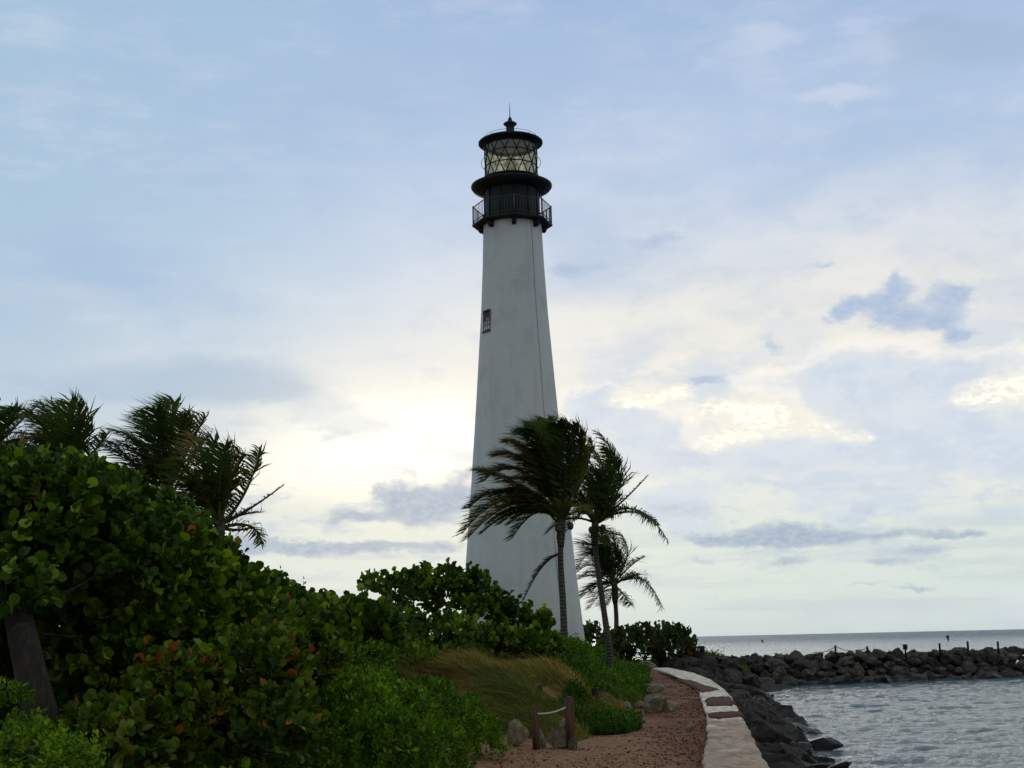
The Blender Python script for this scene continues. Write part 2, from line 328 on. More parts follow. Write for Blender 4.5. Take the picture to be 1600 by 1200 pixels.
M_BLIND.node_tree.nodes['Mix'].inputs[7].default_value = (1.12, 1.1, 1.0, 1)
M_PANE, t, b = mat('dark_window_pane', G(.09, .09, .095), .15, .5)
M_FRAME, t, b = mat('window_frame_brown', G(.11, .075, .068), .6)

m_, t, b = mat('wooden_post', rough=.8, spec=.3); M_WOOD = m_
c_ = t.node('ShaderNodeTexCoord').outputs['Object']; sx = t.sep(c_)
nz = t.noise(t.comb(t.m('MULTIPLY', sx[0], 30.), t.m('MULTIPLY', sx[1], 30.), t.m('MULTIPLY', sx[2], 3.)), 1.0, 6, .6)
t.put(b.inputs['Base Color'], t.ramp(nz, [(.3, G(.035, .015, .008)), (.7, G(.13, .055, .028))])); bump(t, b, nz, .5, .01)
M_DKWOOD, t, b = mat('tarred_post', G(.018, .014, .012), .8, .3)
M_ROPE, t, b = mat('pale_rope', G(.55, .55, .58), .7, .2)
M_ROPE_DK, t, b = mat('dark_rope', G(.05, .045, .045), .8, .2)

def rock_mat(name, c0, c1, c2, wet=None):
    m_, t, b = mat(name, rough=.8, spec=.35); c_ = t.node('ShaderNodeTexCoord').outputs['Object']
    rnd = t.node('ShaderNodeObjectInfo').outputs['Random']
    v = t.vm('ADD', c_, t.comb(t.m('MULTIPLY', rnd, 17.), 0.0, 0.0))
    n1 = t.noise(v, 1.6, 8, .62); n2 = t.noise(v, 11, 6, .65)
    cc = t.ramp(t.m('ADD', t.m('MULTIPLY', n1, .62), t.m('MULTIPLY', n2, .38)), [(.38, c0), (.5, c1), (.62, c2)])
    crk = t.node('ShaderNodeTexVoronoi', feature='DISTANCE_TO_EDGE'); t.put(crk.inputs['Vector'], t.vm('ADD', v, t.comb(n2, n1, n2))); crk.inputs['Scale'].default_value = 1.5
    ck = t.smooth(crk.outputs['Distance'], .0, .035); cc = t.mix(t.m('MULTIPLY', t.m('SUBTRACT', 1.0, ck), .7), cc, c0)
    k = t.smooth(rnd, 0, 1, .55, 1.8)
    cc = t.mix(1.0, cc, t.comb(k, k, k), 'MULTIPLY')
    if wet:
        gz = t.sep(t.node('ShaderNodeNewGeometry').outputs['Position'])[2]
        wz = t.smooth(t.m('ADD', gz, t.m('MULTIPLY', n2, .35)), wet[0], wet[1])
        cc = t.mix(wz, lin(34, 34, 30), cc)
        t.put(b.inputs['Roughness'], t.smooth(wz, 0, 1, .35, .85))
    t.put(b.inputs['Base Color'], cc); bump(t, b, t.m('ADD', n1, t.m('ADD', t.m('MULTIPLY', n2, .7), t.m('MULTIPLY', ck, .25))), 1.0, .12)
    return m_
M_ROCK = rock_mat('breakwater_limestone', G(.020, .016, .014), G(.054, .043, .036), G(.14, .108, .086), (-1.15, -.55))
M_SHORE = rock_mat('shore_rock', G(.010, .008, .006), G(.026, .019, .015), G(.078, .055, .040), (-1.2, -.6))
M_SAND_ROCK = rock_mat('path_boulder', G(.13, .10, .06), G(.29, .225, .145), G(.46, .37, .25))

# ------------------------------------------------------------------ sea wall outline and terrain
LE = np.array([(-2.0, -8), (.85, 5), (2.35, 13.42), (2.98, 16.5), (3.78, 20.9), (4.55, 25.7), (5.15, 29.4), (5.95, 36), (6.65, 45.4), (6.95, 53)])
RE = np.array([(-1.0, -8.2), (1.8, 5), (3.1, 13.28), (3.82, 17.2), (4.72, 22.3), (5.58, 27.2), (6.15, 30.9), (6.98, 37.3), (7.6, 44.5), (7.7, 53)])
PE = np.array([(-3.5, -8), (-1.0, 10), (-.40, 13.9), (.05, 16.2), (.9, 16.8), (1.75, 19.2), (2.6, 23.6), (3.7, 30.6), (5.2, 42), (6.5, 52), (7.6, 60), (8.6, 70)])
WL = np.array([(1, -8), (5.1, 15), (6.7, 24), (7.6, 27.5), (8.5, 31), (9.7, 37), (11.2, 47), (13.0, 57)])
fx = lambda P, y: np.interp(np.asarray(y)/KD, P[:, 1], P[:, 0])
SEA = -1.4
def brk(x): return KD*(62.1+(np.asarray(x, float)-14)*.335)
def terrain(x, y):
    x = np.asarray(x, float); yr = np.asarray(y, float); y = yr/KD
    pe = fx(PE, yr); d = pe-x
    H = np.interp(y, [-10, 8, 13, 18, 26, 34, 48, 60, 72], [.1, .15, .30, .62, 1.15, 1.35, 1.3, .8, .4])
    z = H*sst(d, -.05, 4.2)+.07*fbm(x*1.3, y*1.3, o=3, seed=3)*sst(d, -1.0, .4)
    # grassy dune mounds
    for cx, cy, rx, ry, h in ((-.5, 20.2, 1.9, 2.2, .52), (.9, 22.0, 1.2, 2.4, .60), (-2.6, 19.2, 1.6, 2.0, .30), (.2, 18.6, .9, 1.2, .22), (1.2, 30.5, 2.0, 4, .15)):
        q = ((x-cx)/rx)**2+((y-cy)/ry)**2; z = z+h*np.exp(-q*1.4)*sst(d, -.1, 1.0)
    z = z+.035*fbm(x*1.1, y*.9, o=4, seed=9)+.55*fbm(x*1.25, y*1.1, o=2, seed=19)*sst(d, .2, 1.0)*sst(y, 15, 18)*(1-sst(y, 30, 40))
    r_ = np.where(y < 53, fx(RE, yr), np.interp(y, [53, 58, 66, 74, 120], [8.5, 12.0, 11.0, 12.5, -20]))
    e = x-r_
    slope = np.clip(np.interp(y, [12, 25, 50, 60], [.85, .72, .34, .3]), .2, .9)
    z = np.where(e > 0, np.minimum(z, -.30-slope*e), z)
    z = np.where((e > -.5) & (e <= 0) & (y > 53), z-.12*(e+.5)/.5, z)
    rid = .02-np.abs(yr-brk(x)-.6)*.62+.2*fbm(x, y, seed=4)
    z = np.where(x > 9, np.maximum(z, rid), z)
    z = np.where((e > .1) & (z > -2.6), z+.55*fbm(x*1.6, y*1.6, o=4, seed=12)*sst(e, .1, .6), z)
    return np.maximum(z, -3.5)
def tz(x, y): return float(terrain(np.array([x]), np.array([y]))[0])
def axis(a, b, step, far0, far1, g_=1.35):
    mid = list(np.arange(a, b+1e-6, step)); lo = []; s = step; v = a
    while v > far0: s *= g_; v -= s; lo.append(v)
    hi = []; s = step; v = b
    while v < far1: s *= g_; v += s; hi.append(v)
    return np.array(lo[::-1]+mid+hi)
def grid(name, xs, ys, zf, mat_, smooth=True):
    X, Y = np.meshgrid(xs, ys); Z = zf(X.ravel(), Y.ravel()); V = np.stack([X.ravel(), Y.ravel(), Z], 1)
    nx, ny = len(xs), len(ys); i = (np.arange(ny-1)[:, None]*nx+np.arange(nx-1)[None]).ravel()
    L = np.stack([i, i+1, i+nx+1, i+nx], 1).ravel()
    return link(name, mesh_np(name, V, loops=L, sizes=np.full(len(i), 4), smooth=smooth), mat_)
m_, t, b = mat('sandy_ground', rough=.9, spec=.2); M_GROUND = m_
c_ = t.node('ShaderNodeTexCoord').outputs['Object']
n1 = t.noise(c_, .9, 6, .6); n2 = t.noise(c_, 9, 7, .7); n3 = t.noise(c_, 45, 3, .6)
sand = t.ramp(n2, [(.3, G(.125, .058, .027)), (.5, G(.24, .125, .062)), (.72, G(.42, .25, .135))])
dirt = t.ramp(n2, [(.3, G(.07, .026, .014)), (.5, G(.16, .062, .032)), (.75, G(.28, .14, .08))])
edge = t.node('ShaderNodeAttribute', attribute_name='litter').outputs['Fac']
mk = t.smooth(t.m('ADD', edge, t.m('MULTIPLY', t.m('SUBTRACT', n1, .5), 1.5)), .3, .75)
cc = t.mix(mk, sand, dirt)
cc = t.mix(t.m('MULTIPLY', t.smooth(n3, .60, .70), .7), cc, G(.045, .018, .012))
bank = t.node('ShaderNodeAttribute', attribute_name='bank').outputs['Fac']
cc = t.mix(bank, cc, t.ramp(n2, [(.35, G(.012, .011, .010)), (.7, G(.045, .040, .036))]))
t.put(b.inputs['Base Color'], cc); bump(t, b, t.m('ADD', n2, t.m('MULTIPLY', n3, .6)), .8, .03)
xs = axis(-16, 14, .14, -30000, 30000); ys = axis(8, 84, .19, -3000, 60000)
gr = grid('ground', xs, ys, terrain, M_GROUND); tag(gr, kind='structure')
co = np.zeros(len(gr.data.vertices)*3, dtype=np.float32); gr.data.vertices.foreach_get('co', co); co = co.reshape(-1, 3)
lw = fx(LE, co[:, 1])-co[:, 0]
lit = np.clip(1.05-lw/np.interp(co[:, 1]/KD, [12, 18, 26, 40], [1.0, 1.9, 3.4, 3.0]), 0, 1)*.75+np.interp(co[:, 1]/KD, [15, 20, 24], [0, .2, .5])
bk = np.clip((co[:, 0]-np.where(co[:, 1] < 53*KD, fx(RE, co[:, 1])-.3, 8.2))/.3, 0, 1)
a_ = gr.data.attributes.new('bank', 'FLOAT', 'POINT'); a_.data.foreach_set('value', bk.astype(np.float32))
a_ = gr.data.attributes.new('litter', 'FLOAT', 'POINT'); a_.data.foreach_set('value', lit.astype(np.float32))

# sea
m_, t, b = mat('sea_water', G(.020, .040, .042), .10, .5); M_SEA = m_
c_ = t.node('ShaderNodeTexCoord').outputs['Object']
b.inputs['IOR'].default_value = 1.33
w1 = t.noise(t.vm('MULTIPLY', c_, (1.0, .8, 1.0)), 2.6, 5, .6, dist=.4); w2 = t.noise(c_, 8, 4, .6); w3 = t.noise(t.vm('MULTIPLY', c_, (.6, 1.0, 1)), .35, 6, .62)
yy = t.sep(c_)[1]
hgt = t.m('ADD', t.m('MULTIPLY', w1, 1.0), t.m('ADD', t.m('MULTIPLY', w2, .55), t.m('MULTIPLY', w3, t.smooth(yy, 60, 400, 1.0, 6.0))))
bump(t, b, hgt, 1.0, .42)
sh = t.node('ShaderNodeAttribute', attribute_name='shore').outputs['Fac']; fo = t.m('MULTIPLY', t.smooth(sh, .15, .9), t.smooth(t.noise(c_, 3.2, 8, .7), .50, .60))
crest = t.m('MULTIPLY', t.smooth(t.noise(t.vm('MULTIPLY', c_, (.7, 1.3, 1)), 1.1, 9, .72), .66, .72), .25)
fo = t.m('MAXIMUM', fo, crest)
t.put(b.inputs['Base Color'], t.mix(fo, t.mix(t.smooth(w3, .3, .7), G(.022, .085, .125), G(.040, .120, .160)), G(.62, .66, .66)))
t.put(b.inputs['Roughness'], t.smooth(yy, 60, 900, .08, .30)); t.put(b.inputs['Specular IOR Level'], t.smooth(yy, 80, 600, .75, .16))
def seaz(x, y):
    damp = sst(y, 8, 14)*(1-sst(y, 90, 300))*(1-sst(x, 60, 200))*sst(x, -20, 0)
    u = x*.9+y*.35; v = y*.95-x*.3
    h = .16*fbm(u*.55, v*.8, o=4, seed=21)+.12*fbm(u*1.5+.3*np.sin(v), v*2.1, o=3, seed=31)
    ridg = 1-np.abs(2*vnoise(u*1.1, v*1.6, 0., 41)-1); h = h+.07*(ridg-.5)
    return SEA+h*damp
xs = axis(2, 38, .15, -40000, 40000); ys = axis(26, 84, .19, -3000, 70000)
so_ = grid('sea', xs, ys, seaz, M_SEA); tag(so_, kind='structure')
co = np.zeros(len(so_.data.vertices)*3, dtype=np.float32); so_.data.vertices.foreach_get('co', co); co = co.reshape(-1, 3)
dpt = SEA-terrain(co[:, 0], co[:, 1]); a_ = so_.data.attributes.new('shore', 'FLOAT', 'POINT'); a_.data.foreach_set('value', np.clip(1-dpt/.9, 0, 1).astype(np.float32))

# ------------------------------------------------------------------ sea wall (concrete cap)
m_, t, b = mat('weathered_concrete', rough=.5, spec=.22); M_CONC = m_
c_ = t.node('ShaderNodeTexCoord').outputs['Object']
n1 = t.noise(t.vm('MULTIPLY', c_, (1, .8, 1)), 1.3, 7, .65); n2 = t.noise(c_, 14, 6, .7); yy = t.sep(c_)[1]
pale = t.ramp(n2, [(.25, G(.46, .39, .29)), (.7, G(.86, .78, .63))]); dirty = t.ramp(n2, [(.25, G(.24, .155, .10)), (.7, G(.50, .37, .26))])
mk = t.smooth(t.m('ADD', n1, t.smooth(yy, 36, 22, -.30, .16)), .46, .58)
cc = t.mix(mk, pale, dirty)
n4 = t.noise(t.vm('MULTIPLY', c_, (1, .35, 1)), 5.0, 6, .7); cc = t.mix(t.m('MULTIPLY', t.smooth(n4, .48, .60), .75), cc, G(.19, .125, .085))
jm = t.m('LESS_THAN', t.m('FRACT', t.m('DIVIDE', yy, 3.1)), .010); cc = t.mix(t.m('MULTIPLY', jm, .8), cc, G(.06, .05, .04)); t.put(b.inputs['Base Color'], cc); t.put(b.inputs['Roughness'], t.smooth(n1, .35, .65, .55, .85)); bump(t, b, t.m('ADD', n1, t.m('MULTIPLY', n2, .4)), .5, .02)
ysw = np.arange(-10, 53.01*KD, .3); V = []; F = []
rs = np.random.default_rng(5)
for y in ysw:
    l = fx(LE, y)+rs.normal()*.012; r_ = fx(RE, y)+rs.normal()*.012
    V += [(l, y, -.6), (l, y, .030), (l+.03, y, .06), (r_-.04, y, .065), (r_, y, .02), (r_, y, -.75)]
for i in range(len(ysw)-1):
    for k in range(5): F.append((i*6+k, i*6+k+1, i*6+6+k+1, i*6+6+k))
F.append((5, 4, 3, 2, 1, 0)); e_ = (len(ysw)-1)*6; F.append(tuple(e_+k for k in range(6)))
sw = link('sea_wall', mesh_np('sea_wall', V, faces=F), M_CONC); tag(sw, 'long curving pale concrete sea wall with a flat top beside the dirt path', 'wall')
# drifts of dirt lying across the wall: (pixel outline)
def drift(pts, label, h=.035):
    P = np.array([gp(x, y, .066)[:2] for x, y in pts]); c = P.mean(0); n = len(P); V = []; F = []
    rings = [(1.0, 0.0), (.93, h*.6), (.7, h), (.35, h*1.1)]
    for k, z in rings:
        for i, p in enumerate(P): q = c+(p-c)*k; V.append((q[0], q[1], .066+z+rs.normal()*.003*(k < 1)-(.03 if k == 1 else 0)))
    V.append((c[0], c[1], .066+h*1.1))
    for r_ in range(3):
        for i in range(n): F.append((r_*n+i, r_*n+(i+1) % n, (r_+1)*n+(i+1) % n, (r_+1)*n+i))
    for i in range(n): F.append((3*n+i, 3*n+(i+1) % n, 4*n))
    tag(link('dirt_drift', mesh_np('dirt_drift', V, faces=F, smooth=True), M_DRIFT), label, 'dirt', 'dirt washed across the sea wall')
m_, t, b = mat('reddish_dirt', rough=.95, spec=.15); M_DRIFT = m_
n2 = t.noise(t.node('ShaderNodeTexCoord').outputs['Object'], 16, 7, .7); t.put(b.inputs['Base Color'], t.ramp(n2, [(.3, G(.035, .014, .012)), (.5, G(.085, .035, .026)), (.75, G(.17, .085, .06))])); bump(t, b, n2, .8, .03)
def densify(P, k=5, j=1.0):
    o = []; n = len(P)
    for i in range(n):
        a, c = P[i], P[(i+1) % n]
        for q in range(k):
            u = q/k; o.append((a[0]+(c[0]-a[0])*u+rs.normal()*j, a[1]+(c[1]-a[1])*u+rs.normal()*j*.35))
    return o
drift(densify([(1026, 1049), (1048, 1056.5), (1062, 1061), (1080, 1063), (1098, 1070), (1112, 1075), (1126, 1078), (1112, 1081), (1098, 1083), (1090, 1078), (1075, 1069), (1050, 1058)], 4, .6), 'dark red dirt wedge creeping over the far landward edge of the sea wall')
drift(densify([(1101, 1093), (1112, 1090), (1130, 1088.5), (1142, 1089), (1152, 1101), (1140, 1103), (1118, 1103.5), (1102, 1103)], 4, 1.2), 'wider red dirt band across the sea wall, the farther of two bands')
drift(densify([(1105, 1116), (1120, 1114), (1140, 1113), (1158, 1112), (1164, 1119), (1145, 1121.5), (1122, 1123), (1107, 1121.5)], 4, 1.2), 'narrow red dirt band across the sea wall nearest the camera')

# ------------------------------------------------------------------ rocks
def ico(sub=3):
    import bmesh
    bm = bmesh.new(); bmesh.ops.create_icosphere(bm, subdivisions=sub, radius=1.0)
    V = np.array([v.co[:] for v in bm.verts]); F = [tuple(v.index for v in f.verts) for f in bm.faces]; bm.free(); return V, F
IV, IF = ico(4); IVL, IFL = ico(3)
def rock_mesh(seed, mat_, flat=.75, cuts=20, lo=False, amp=.20):
    r_ = np.random.default_rng(seed); V = (IVL if lo else IV).copy(); F = IFL if lo else IF
    for i in range(cuts):
        n = r_.normal(size=3); n /= np.linalg.norm(n); d = r_.uniform(.42, .84); k = V@n; V -= np.outer(np.maximum(0, k-d)*.96, n)
    V += V*(amp*fbm(V[:, 0]*1.7+seed, V[:, 1]*1.7, V[:, 2]*1.7, 4, seed))[:, None]*2
    V *= 1.25
    V += V*(.11*fbm(V[:, 0]*5+seed, V[:, 1]*7, V[:, 2]*7, 3, seed+5))[:, None]*2
    V *= np.array([1.0, r_.uniform(.7, .95), flat*r_.uniform(.8, 1.15)])
    me = mesh_np('boulder', V, faces=F, smooth=True); me.materials.append(mat_)
    try: me.set_sharp_from_angle(angle=math.radians(24))
    except Exception: pass
    return me
def place_rock(me, p, s, label, group=None, name='boulder', rot=None, cat='boulder'):
    o = bpy.data.objects.new(name, me); COL.objects.link(o); o.location = p
    o.scale = s if isinstance(s, (tuple, list)) else (s, s, s)
    o.rotation_euler = rot or (random.uniform(-.35, .35), random.uniform(-.35, .35), random.uniform(0, 6.28))
    return tag(o, label, cat, group)
BR = [rock_mesh(100+i, M_ROCK, lo=False, amp=.28) for i in range(9)]
xx = 10.8
rows = [(-2.9, -1.55, 1.1), (-1.9, -1.38, 1.05), (-1.1, -.85, 1.0), (-.45, -.35, .95), (.15, .02, .9), (.9, .02, .85)]
for ri, (dy, z, s0) in enumerate(rows):
    x = 10.0+ri*.35
    while x < 37.5:
        s = s0*random.choice([.5, .62, .75, .85, 1.0])*random.uniform(.85, 1.1)*.74
        y = float(brk(x))+dy*1.05+random.uniform(-.25, .25)
        if x < 13 and ri < 3: y = max(y, 60.2*KD)
        lab, grp = 'grey limestone boulder heaped in the breakwater', 'boulders heaped in the breakwater'
        zz = z+random.uniform(-.12, .14)
        if ri >= 4: zz = .40-s*.55+random.uniform(-.14, .05)
        place_rock(random.choice(BR), (x, y, zz), (s*random.uniform(.9, 1.25), s, s*random.uniform(.8, 1.05)), lab, grp)
        x += s*1.38
# rocks between the wall end and the breakwater root
SR = [rock_mesh(200+i, M_SHORE, lo=False, flat=.75, amp=.3) for i in range(8)]
for i in range(52):
    y = random.uniform(50, 60.5)*KD; x = random.uniform(8.2, 12.8 if y > 54*KD else 11.6)
    s = random.uniform(.45, .85); place_rock(random.choice(SR), (x, y, tz(x, y)+s*.18), s, 'small dark rock piled where the sea wall meets the breakwater', 'rocks between the sea wall and the breakwater', 'rock', cat='rock')
for y0 in np.arange(13.2*KD, 52*KD, .95):
    y = y0+random.uniform(-.25, .25); wx = float(fx(RE, y)); wl_ = float(fx(WL, y)); x = wx+.30
    while x < wl_+.2:
        u = (x-wx)/(wl_-wx); s = random.choice([.28, .36, .45, .56, .7])*random.uniform(.85, 1.15)*(1.0 if y < 46 else .9)
        if random.random() < .95:
            zz = -.14-(1.30)*u+random.uniform(-.06, .06)
            me = random.choice(SR); place_rock(me, (x+random.uniform(-.1, .1), y, zz-.18), (s*1.2, s, s*1.05), 'dark shore rock tumbled down the bank outside the sea wall', 'shore rocks outside the sea wall', 'rock', cat='rock')
        x += s*1.35
# larger rocks standing out of the water
for (px, py, hw, hh, lab) in ((1282, 1160, 36, 16, 'flat black rock standing clear of the shore in the water'), (1242, 1126, 20, 13, 'jagged dark rock at the water line behind the flat black rock'),
                              (1212, 1112, 30, 20, 'tall dark slab topping the shore rocks beside the sea wall'), (1318, 1192, 14, 9, 'small reddish rock breaking the surface at the bottom edge'), (1150, 1062, 30, 12, 'wide grey rock at the foot of the breakwater corner')):
    p = gp(px, py+hh*.7, SEA); dep = p[1]/FOC*1.03; me = rock_mesh(int(px), M_SHORE, flat=.62)
    place_rock(me, (p[0], p[1], SEA+.25*hh*dep), (hw*dep*1.15, hw*dep*.9, hh*dep*1.5), lab, name='rock', rot=(.1, -.12, random.uniform(-.3, .3)), cat='rock')
# pale boulders along the path
for k, (px, py, hw, hh, lab) in enumerate((
        (811, 1167, 19, 23, 'rounded pointed boulder left of the roped posts'), (846, 1169, 9, 15, 'small tan boulder half hidden behind the left roped post'),
        (870, 1170, 19, 17, 'broad buff boulder under the rope between the two posts'), (879, 1152, 11, 13, 'grey boulder stacked behind the rope on the buff boulder'),
        (897, 1172, 8, 12, 'small tan boulder against the foot of the right roped post'), (900, 1146, 8, 9, 'little brown boulder behind the right roped post'),
        (947, 1108, 10, 8, 'leftmost of three pale boulders at the foot of the green slope'), (963, 1115, 11, 11, 'middle of three pale boulders at the foot of the green slope'),
        (982, 1120, 11, 10, 'rightmost of three pale boulders at the foot of the green slope'), (1026, 1114, 24, 16, 'largest mossy boulder on the far side of the path'),
        (1048, 1113, 13, 8, 'low boulder leaning on the largest mossy boulder'), (1022, 1084, 17, 9, 'pale flat boulder beyond the largest boulder by the green slope'),
        (1080, 1143, 8, 7, 'small lone tan rock on the path near the sea wall'), (1000, 1107, 9, 6, 'little rock between the three pale boulders and the largest one'))):
    p = gp(px, py, 0.0); dep = p[1]/FOC*1.02; me = rock_mesh(300+k, M_SAND_ROCK, flat=.9, cuts=10, amp=.2)
    place_rock(me, (p[0], p[1]+hw*dep*.5, max(tz(p[0], p[1]), 0)+hh*dep*.75), (hw*dep*.86, hw*dep*.85, hh*dep*1.1), lab, 'boulders along the path', rot=(random.uniform(-.12, .12), random.uniform(-.12, .12), random.uniform(-.8, .8)))

# ------------------------------------------------------------------ lighthouse
LH = empty('lighthouse', (.2, 48*KD, 1.0)); tag(LH, 'tall tapering whitewashed brick lighthouse with a black iron gallery and glazed lantern', 'lighthouse')
LZ = 1.0
prof = [(-.8, 3.16), (.0, 3.09), (.4, 3.03), (3.93, 2.665), (7.6, 2.34), (11.56, 2.03), (14, 1.855), (16.5, 1.68), (19, 1.555), (21.45, 1.475)]
pz = np.array([p[0] for p in prof]); pr = np.array([p[1] for p in prof]); zz = np.linspace(-.8, 21.45, 60); NS = 96
rr = np.interp(zz, pz, pr); V = []; UVs = []
for z, r_ in zip(zz, rr):
    for k in range(NS+1):
        q = math.radians(-270)+2*math.pi*k/NS; V.append((r_*math.cos(q), r_*math.sin(q), z)); UVs.append((q*2.2, z, 0))
F = [(i*(NS+1)+k, i*(NS+1)+k+1, (i+1)*(NS+1)+k+1, (i+1)*(NS+1)+k) for i in range(len(zz)-1) for k in range(NS)]
me = mesh_np('tower', V, faces=F, smooth=True); a_ = me.attributes.new('brick_uv', 'FLOAT_VECTOR', 'POINT'); a_.data.foreach_set('vector', np.array(UVs, dtype=np.float32).ravel())
link('tower', me, M_TOWER, LH)
rad = lambda z: float(np.interp(z, pz, pr))
# conductor cable down the tower, about 40 degrees to the right of the camera-facing line
pts = []
for z in np.linspace(-.3, 21.4, 24):
    q = math.radians(-90+39.5); r_ = rad(z)+.015; pts.append((r_*math.cos(q), r_*math.sin(q), z))
MB().tube(pts, .012, 6).build('lightning_conductor', M_WIRE, LH)
# window
wq = math.radians(-90-53); wz = 17.03-LZ; wr = rad(wz); wn = Vector((math.cos(wq), math.sin(wq), 0)); wt = Vector((-math.sin(wq), math.cos(wq), 0))
def wbox(mb, u, z, a, h, d, off):
    c = wn*(wr+off-.03)+wt*u*.72; mb.box((c.x, c.y, wz-.1+z*.8), (a*.72, d, h*.8), rz=math.atan2(wt.y, wt.x))
mb = MB(); wbox(mb, -.36, 0, .06, 1.32, .14, -.0); wbox(mb, .36, 0, .06, 1.32, .14, -.0); wbox(mb, 0, .63, .65, .08, .20, -.0); wbox(mb, 0, -.63, .65, .08, .20, 0.0)
wo = mb.build('window', M_FRAME, LH)
mb2 = MB(); wbox(mb2, 0, -.72, .9, .09, .22, .03); mb2.build('sill', M_FRAME, wo)
mb = MB(); wbox(mb, 0, 0, .65, 1.18, .03, .01); mb.build('pane', M_PANE, wo)
mb = MB(); wbox(mb, -.11, 0, .04, 1.18, .04, .05); wbox(mb, .11, 0, .04, 1.18, .04, .05)
for z in (-.3, 0, .3): wbox(mb, 0, z, .65, .035, .03, .055)
mb.build('muntins', M_FRAME, wo)
# gallery
oct_a = math.radians(-90+3); A8 = [oct_a+i*math.pi/4 for i in range(8)]
mb = MB(); mb.lathe([(1.3, 21.17), (2.0, 21.20), (2.05, 21.22), (2.05, 21.31), (1.3, 21.33)], 8, A8[0]); mb.build('gallery_deck', M_IRON, LH)
for q in [A8[0]+math.radians(d) for d in (0, 45, 90, 135, 180, 225, 270, 315)]:
    mb = MB()
    for u0, u1 in ((0, 1),):
        n = Vector((math.cos(q), math.sin(q), 0)); s = Vector((-n.y, n.x, 0))*.10; Vv = []
        for sg in (-1, 1):
            for r_, z in ((1.42, 21.17), (1.42, 20.86), (1.66, 20.86), (1.74, 20.98), (1.74, 21.17)):
                v = n*r_+s*sg; Vv.append((v.x, v.y, z))
        mb.add(Vv, [(0, 1, 2, 3, 4), (9, 8, 7, 6, 5), (0, 5, 6, 1), (1, 6, 7, 2), (2, 7, 8, 3), (3, 8, 9, 4)])
    mb.build('bracket', M_IRON, LH)
C8 = [Vector((1.99*math.cos(q), 1.99*math.sin(q), 0)) for q in A8]
for i in range(8):                                   # one railing panel per side
    a, c = C8[i], C8[(i+1) % 8]; mb = MB(); z0, z1 = 21.33, 22.28
    up = Vector((0, 0, 1))
    mb.tube([a+up*(z1), c+up*(z1)], .028, 6); mb.tube([a+up*(z0+.14), c+up*(z0+.14)], .022, 6)
    for k in range(1, 9):
        p = a.lerp(c, k/9); mb.tube([p+up*(z0), p+up*(z1)], .014, 5)
    mb.build('railing', M_RAIL, LH)
    MB().tube([a+up*(z0-.12), a+up*(z1+.06)], .04, 6).build('railing_post', M_RAIL, LH)
# watch room (dark drum), flange, lantern
mb = MB(); mb.lathe([(1.50, 21.28), (1.50, 21.45), (1.40, 21.52), (1.38, 23.1), (1.42, 23.3)], 48)
for k in range(12):
    q = 2*math.pi*k/12+.1; mb.box((1.40*math.cos(q), 1.40*math.sin(q), 22.4), (.05, .12, 1.7), rz=q)
mb.build('watch_room', M_IRON, LH)
MB().lathe([(1.36, 23.10), (1.7, 23.14), (1.98, 23.26), (2.07, 23.38), (2.07, 23.45), (1.95, 23.50), (1.5, 23.56), (1.2, 23.58)], 64).build('upper_gallery', M_IRON, LH, True)
MB().lathe([(1.3, 23.5), (1.36, 23.55), (1.40, 23.66), (1.50, 23.72), (1.53, 23.76), (1.53, 23.80), (1.46, 23.83), (1.36, 23.83), (1.30, 23.83)], 64).build('lantern_base', M_IRON, LH, True)
MB().lathe([(1.30, 23.82), (.5, 23.84), (.01, 23.84)], 32).build('lantern_floor', M_IRON, LH, True)
LB, LT = 23.78, 25.84; LR = 1.335
MB().lathe([(LR, LB+.04), (LR, LT)], 24).build('lantern_glass', M_GLASS, LH, False)
H3 = (LT-LB)/3; NB = 14; mb = MB()
for k in range(NB):                                   # triangular lattice of glazing bars in three tiers
    for r_ in range(3):
        o0 = .5*(r_ % 2); P0 = lambda kk, zz_: (LR*1.01*math.cos(2*math.pi*kk/NB), LR*1.01*math.sin(2*math.pi*kk/NB), zz_)
        za, zb = LB+H3*r_, LB+H3*(r_+1)
        mb.tube([P0(k+o0, za), P0(k+o0+.5, zb)], .030, 5); mb.tube([P0(k+o0, za), P0(k+o0-.5, zb)], .030, 5)
mb.build('glazing_bars', M_IRON, LH)
for z in (LB+H3, LB+2*H3):
    pts = [((LR+.02)*math.cos(2*math.pi*k/32), (LR+.02)*math.sin(2*math.pi*k/32), z) for k in range(33)]
    MB().tube(pts, .03, 6, False).build('glazing_ring', M_IRON, LH)
for sx_ in (-1, 1):                                   # hand holds on the lantern sides
    pts = [(sx_*(LR+.02+.16*math.sin(u)), -.1, LB+.95-.30*math.cos(u)) for u in np.linspace(0, math.pi, 12)]; MB().tube(pts, .014, 5).build('hand_hold', M_RAIL, LH)
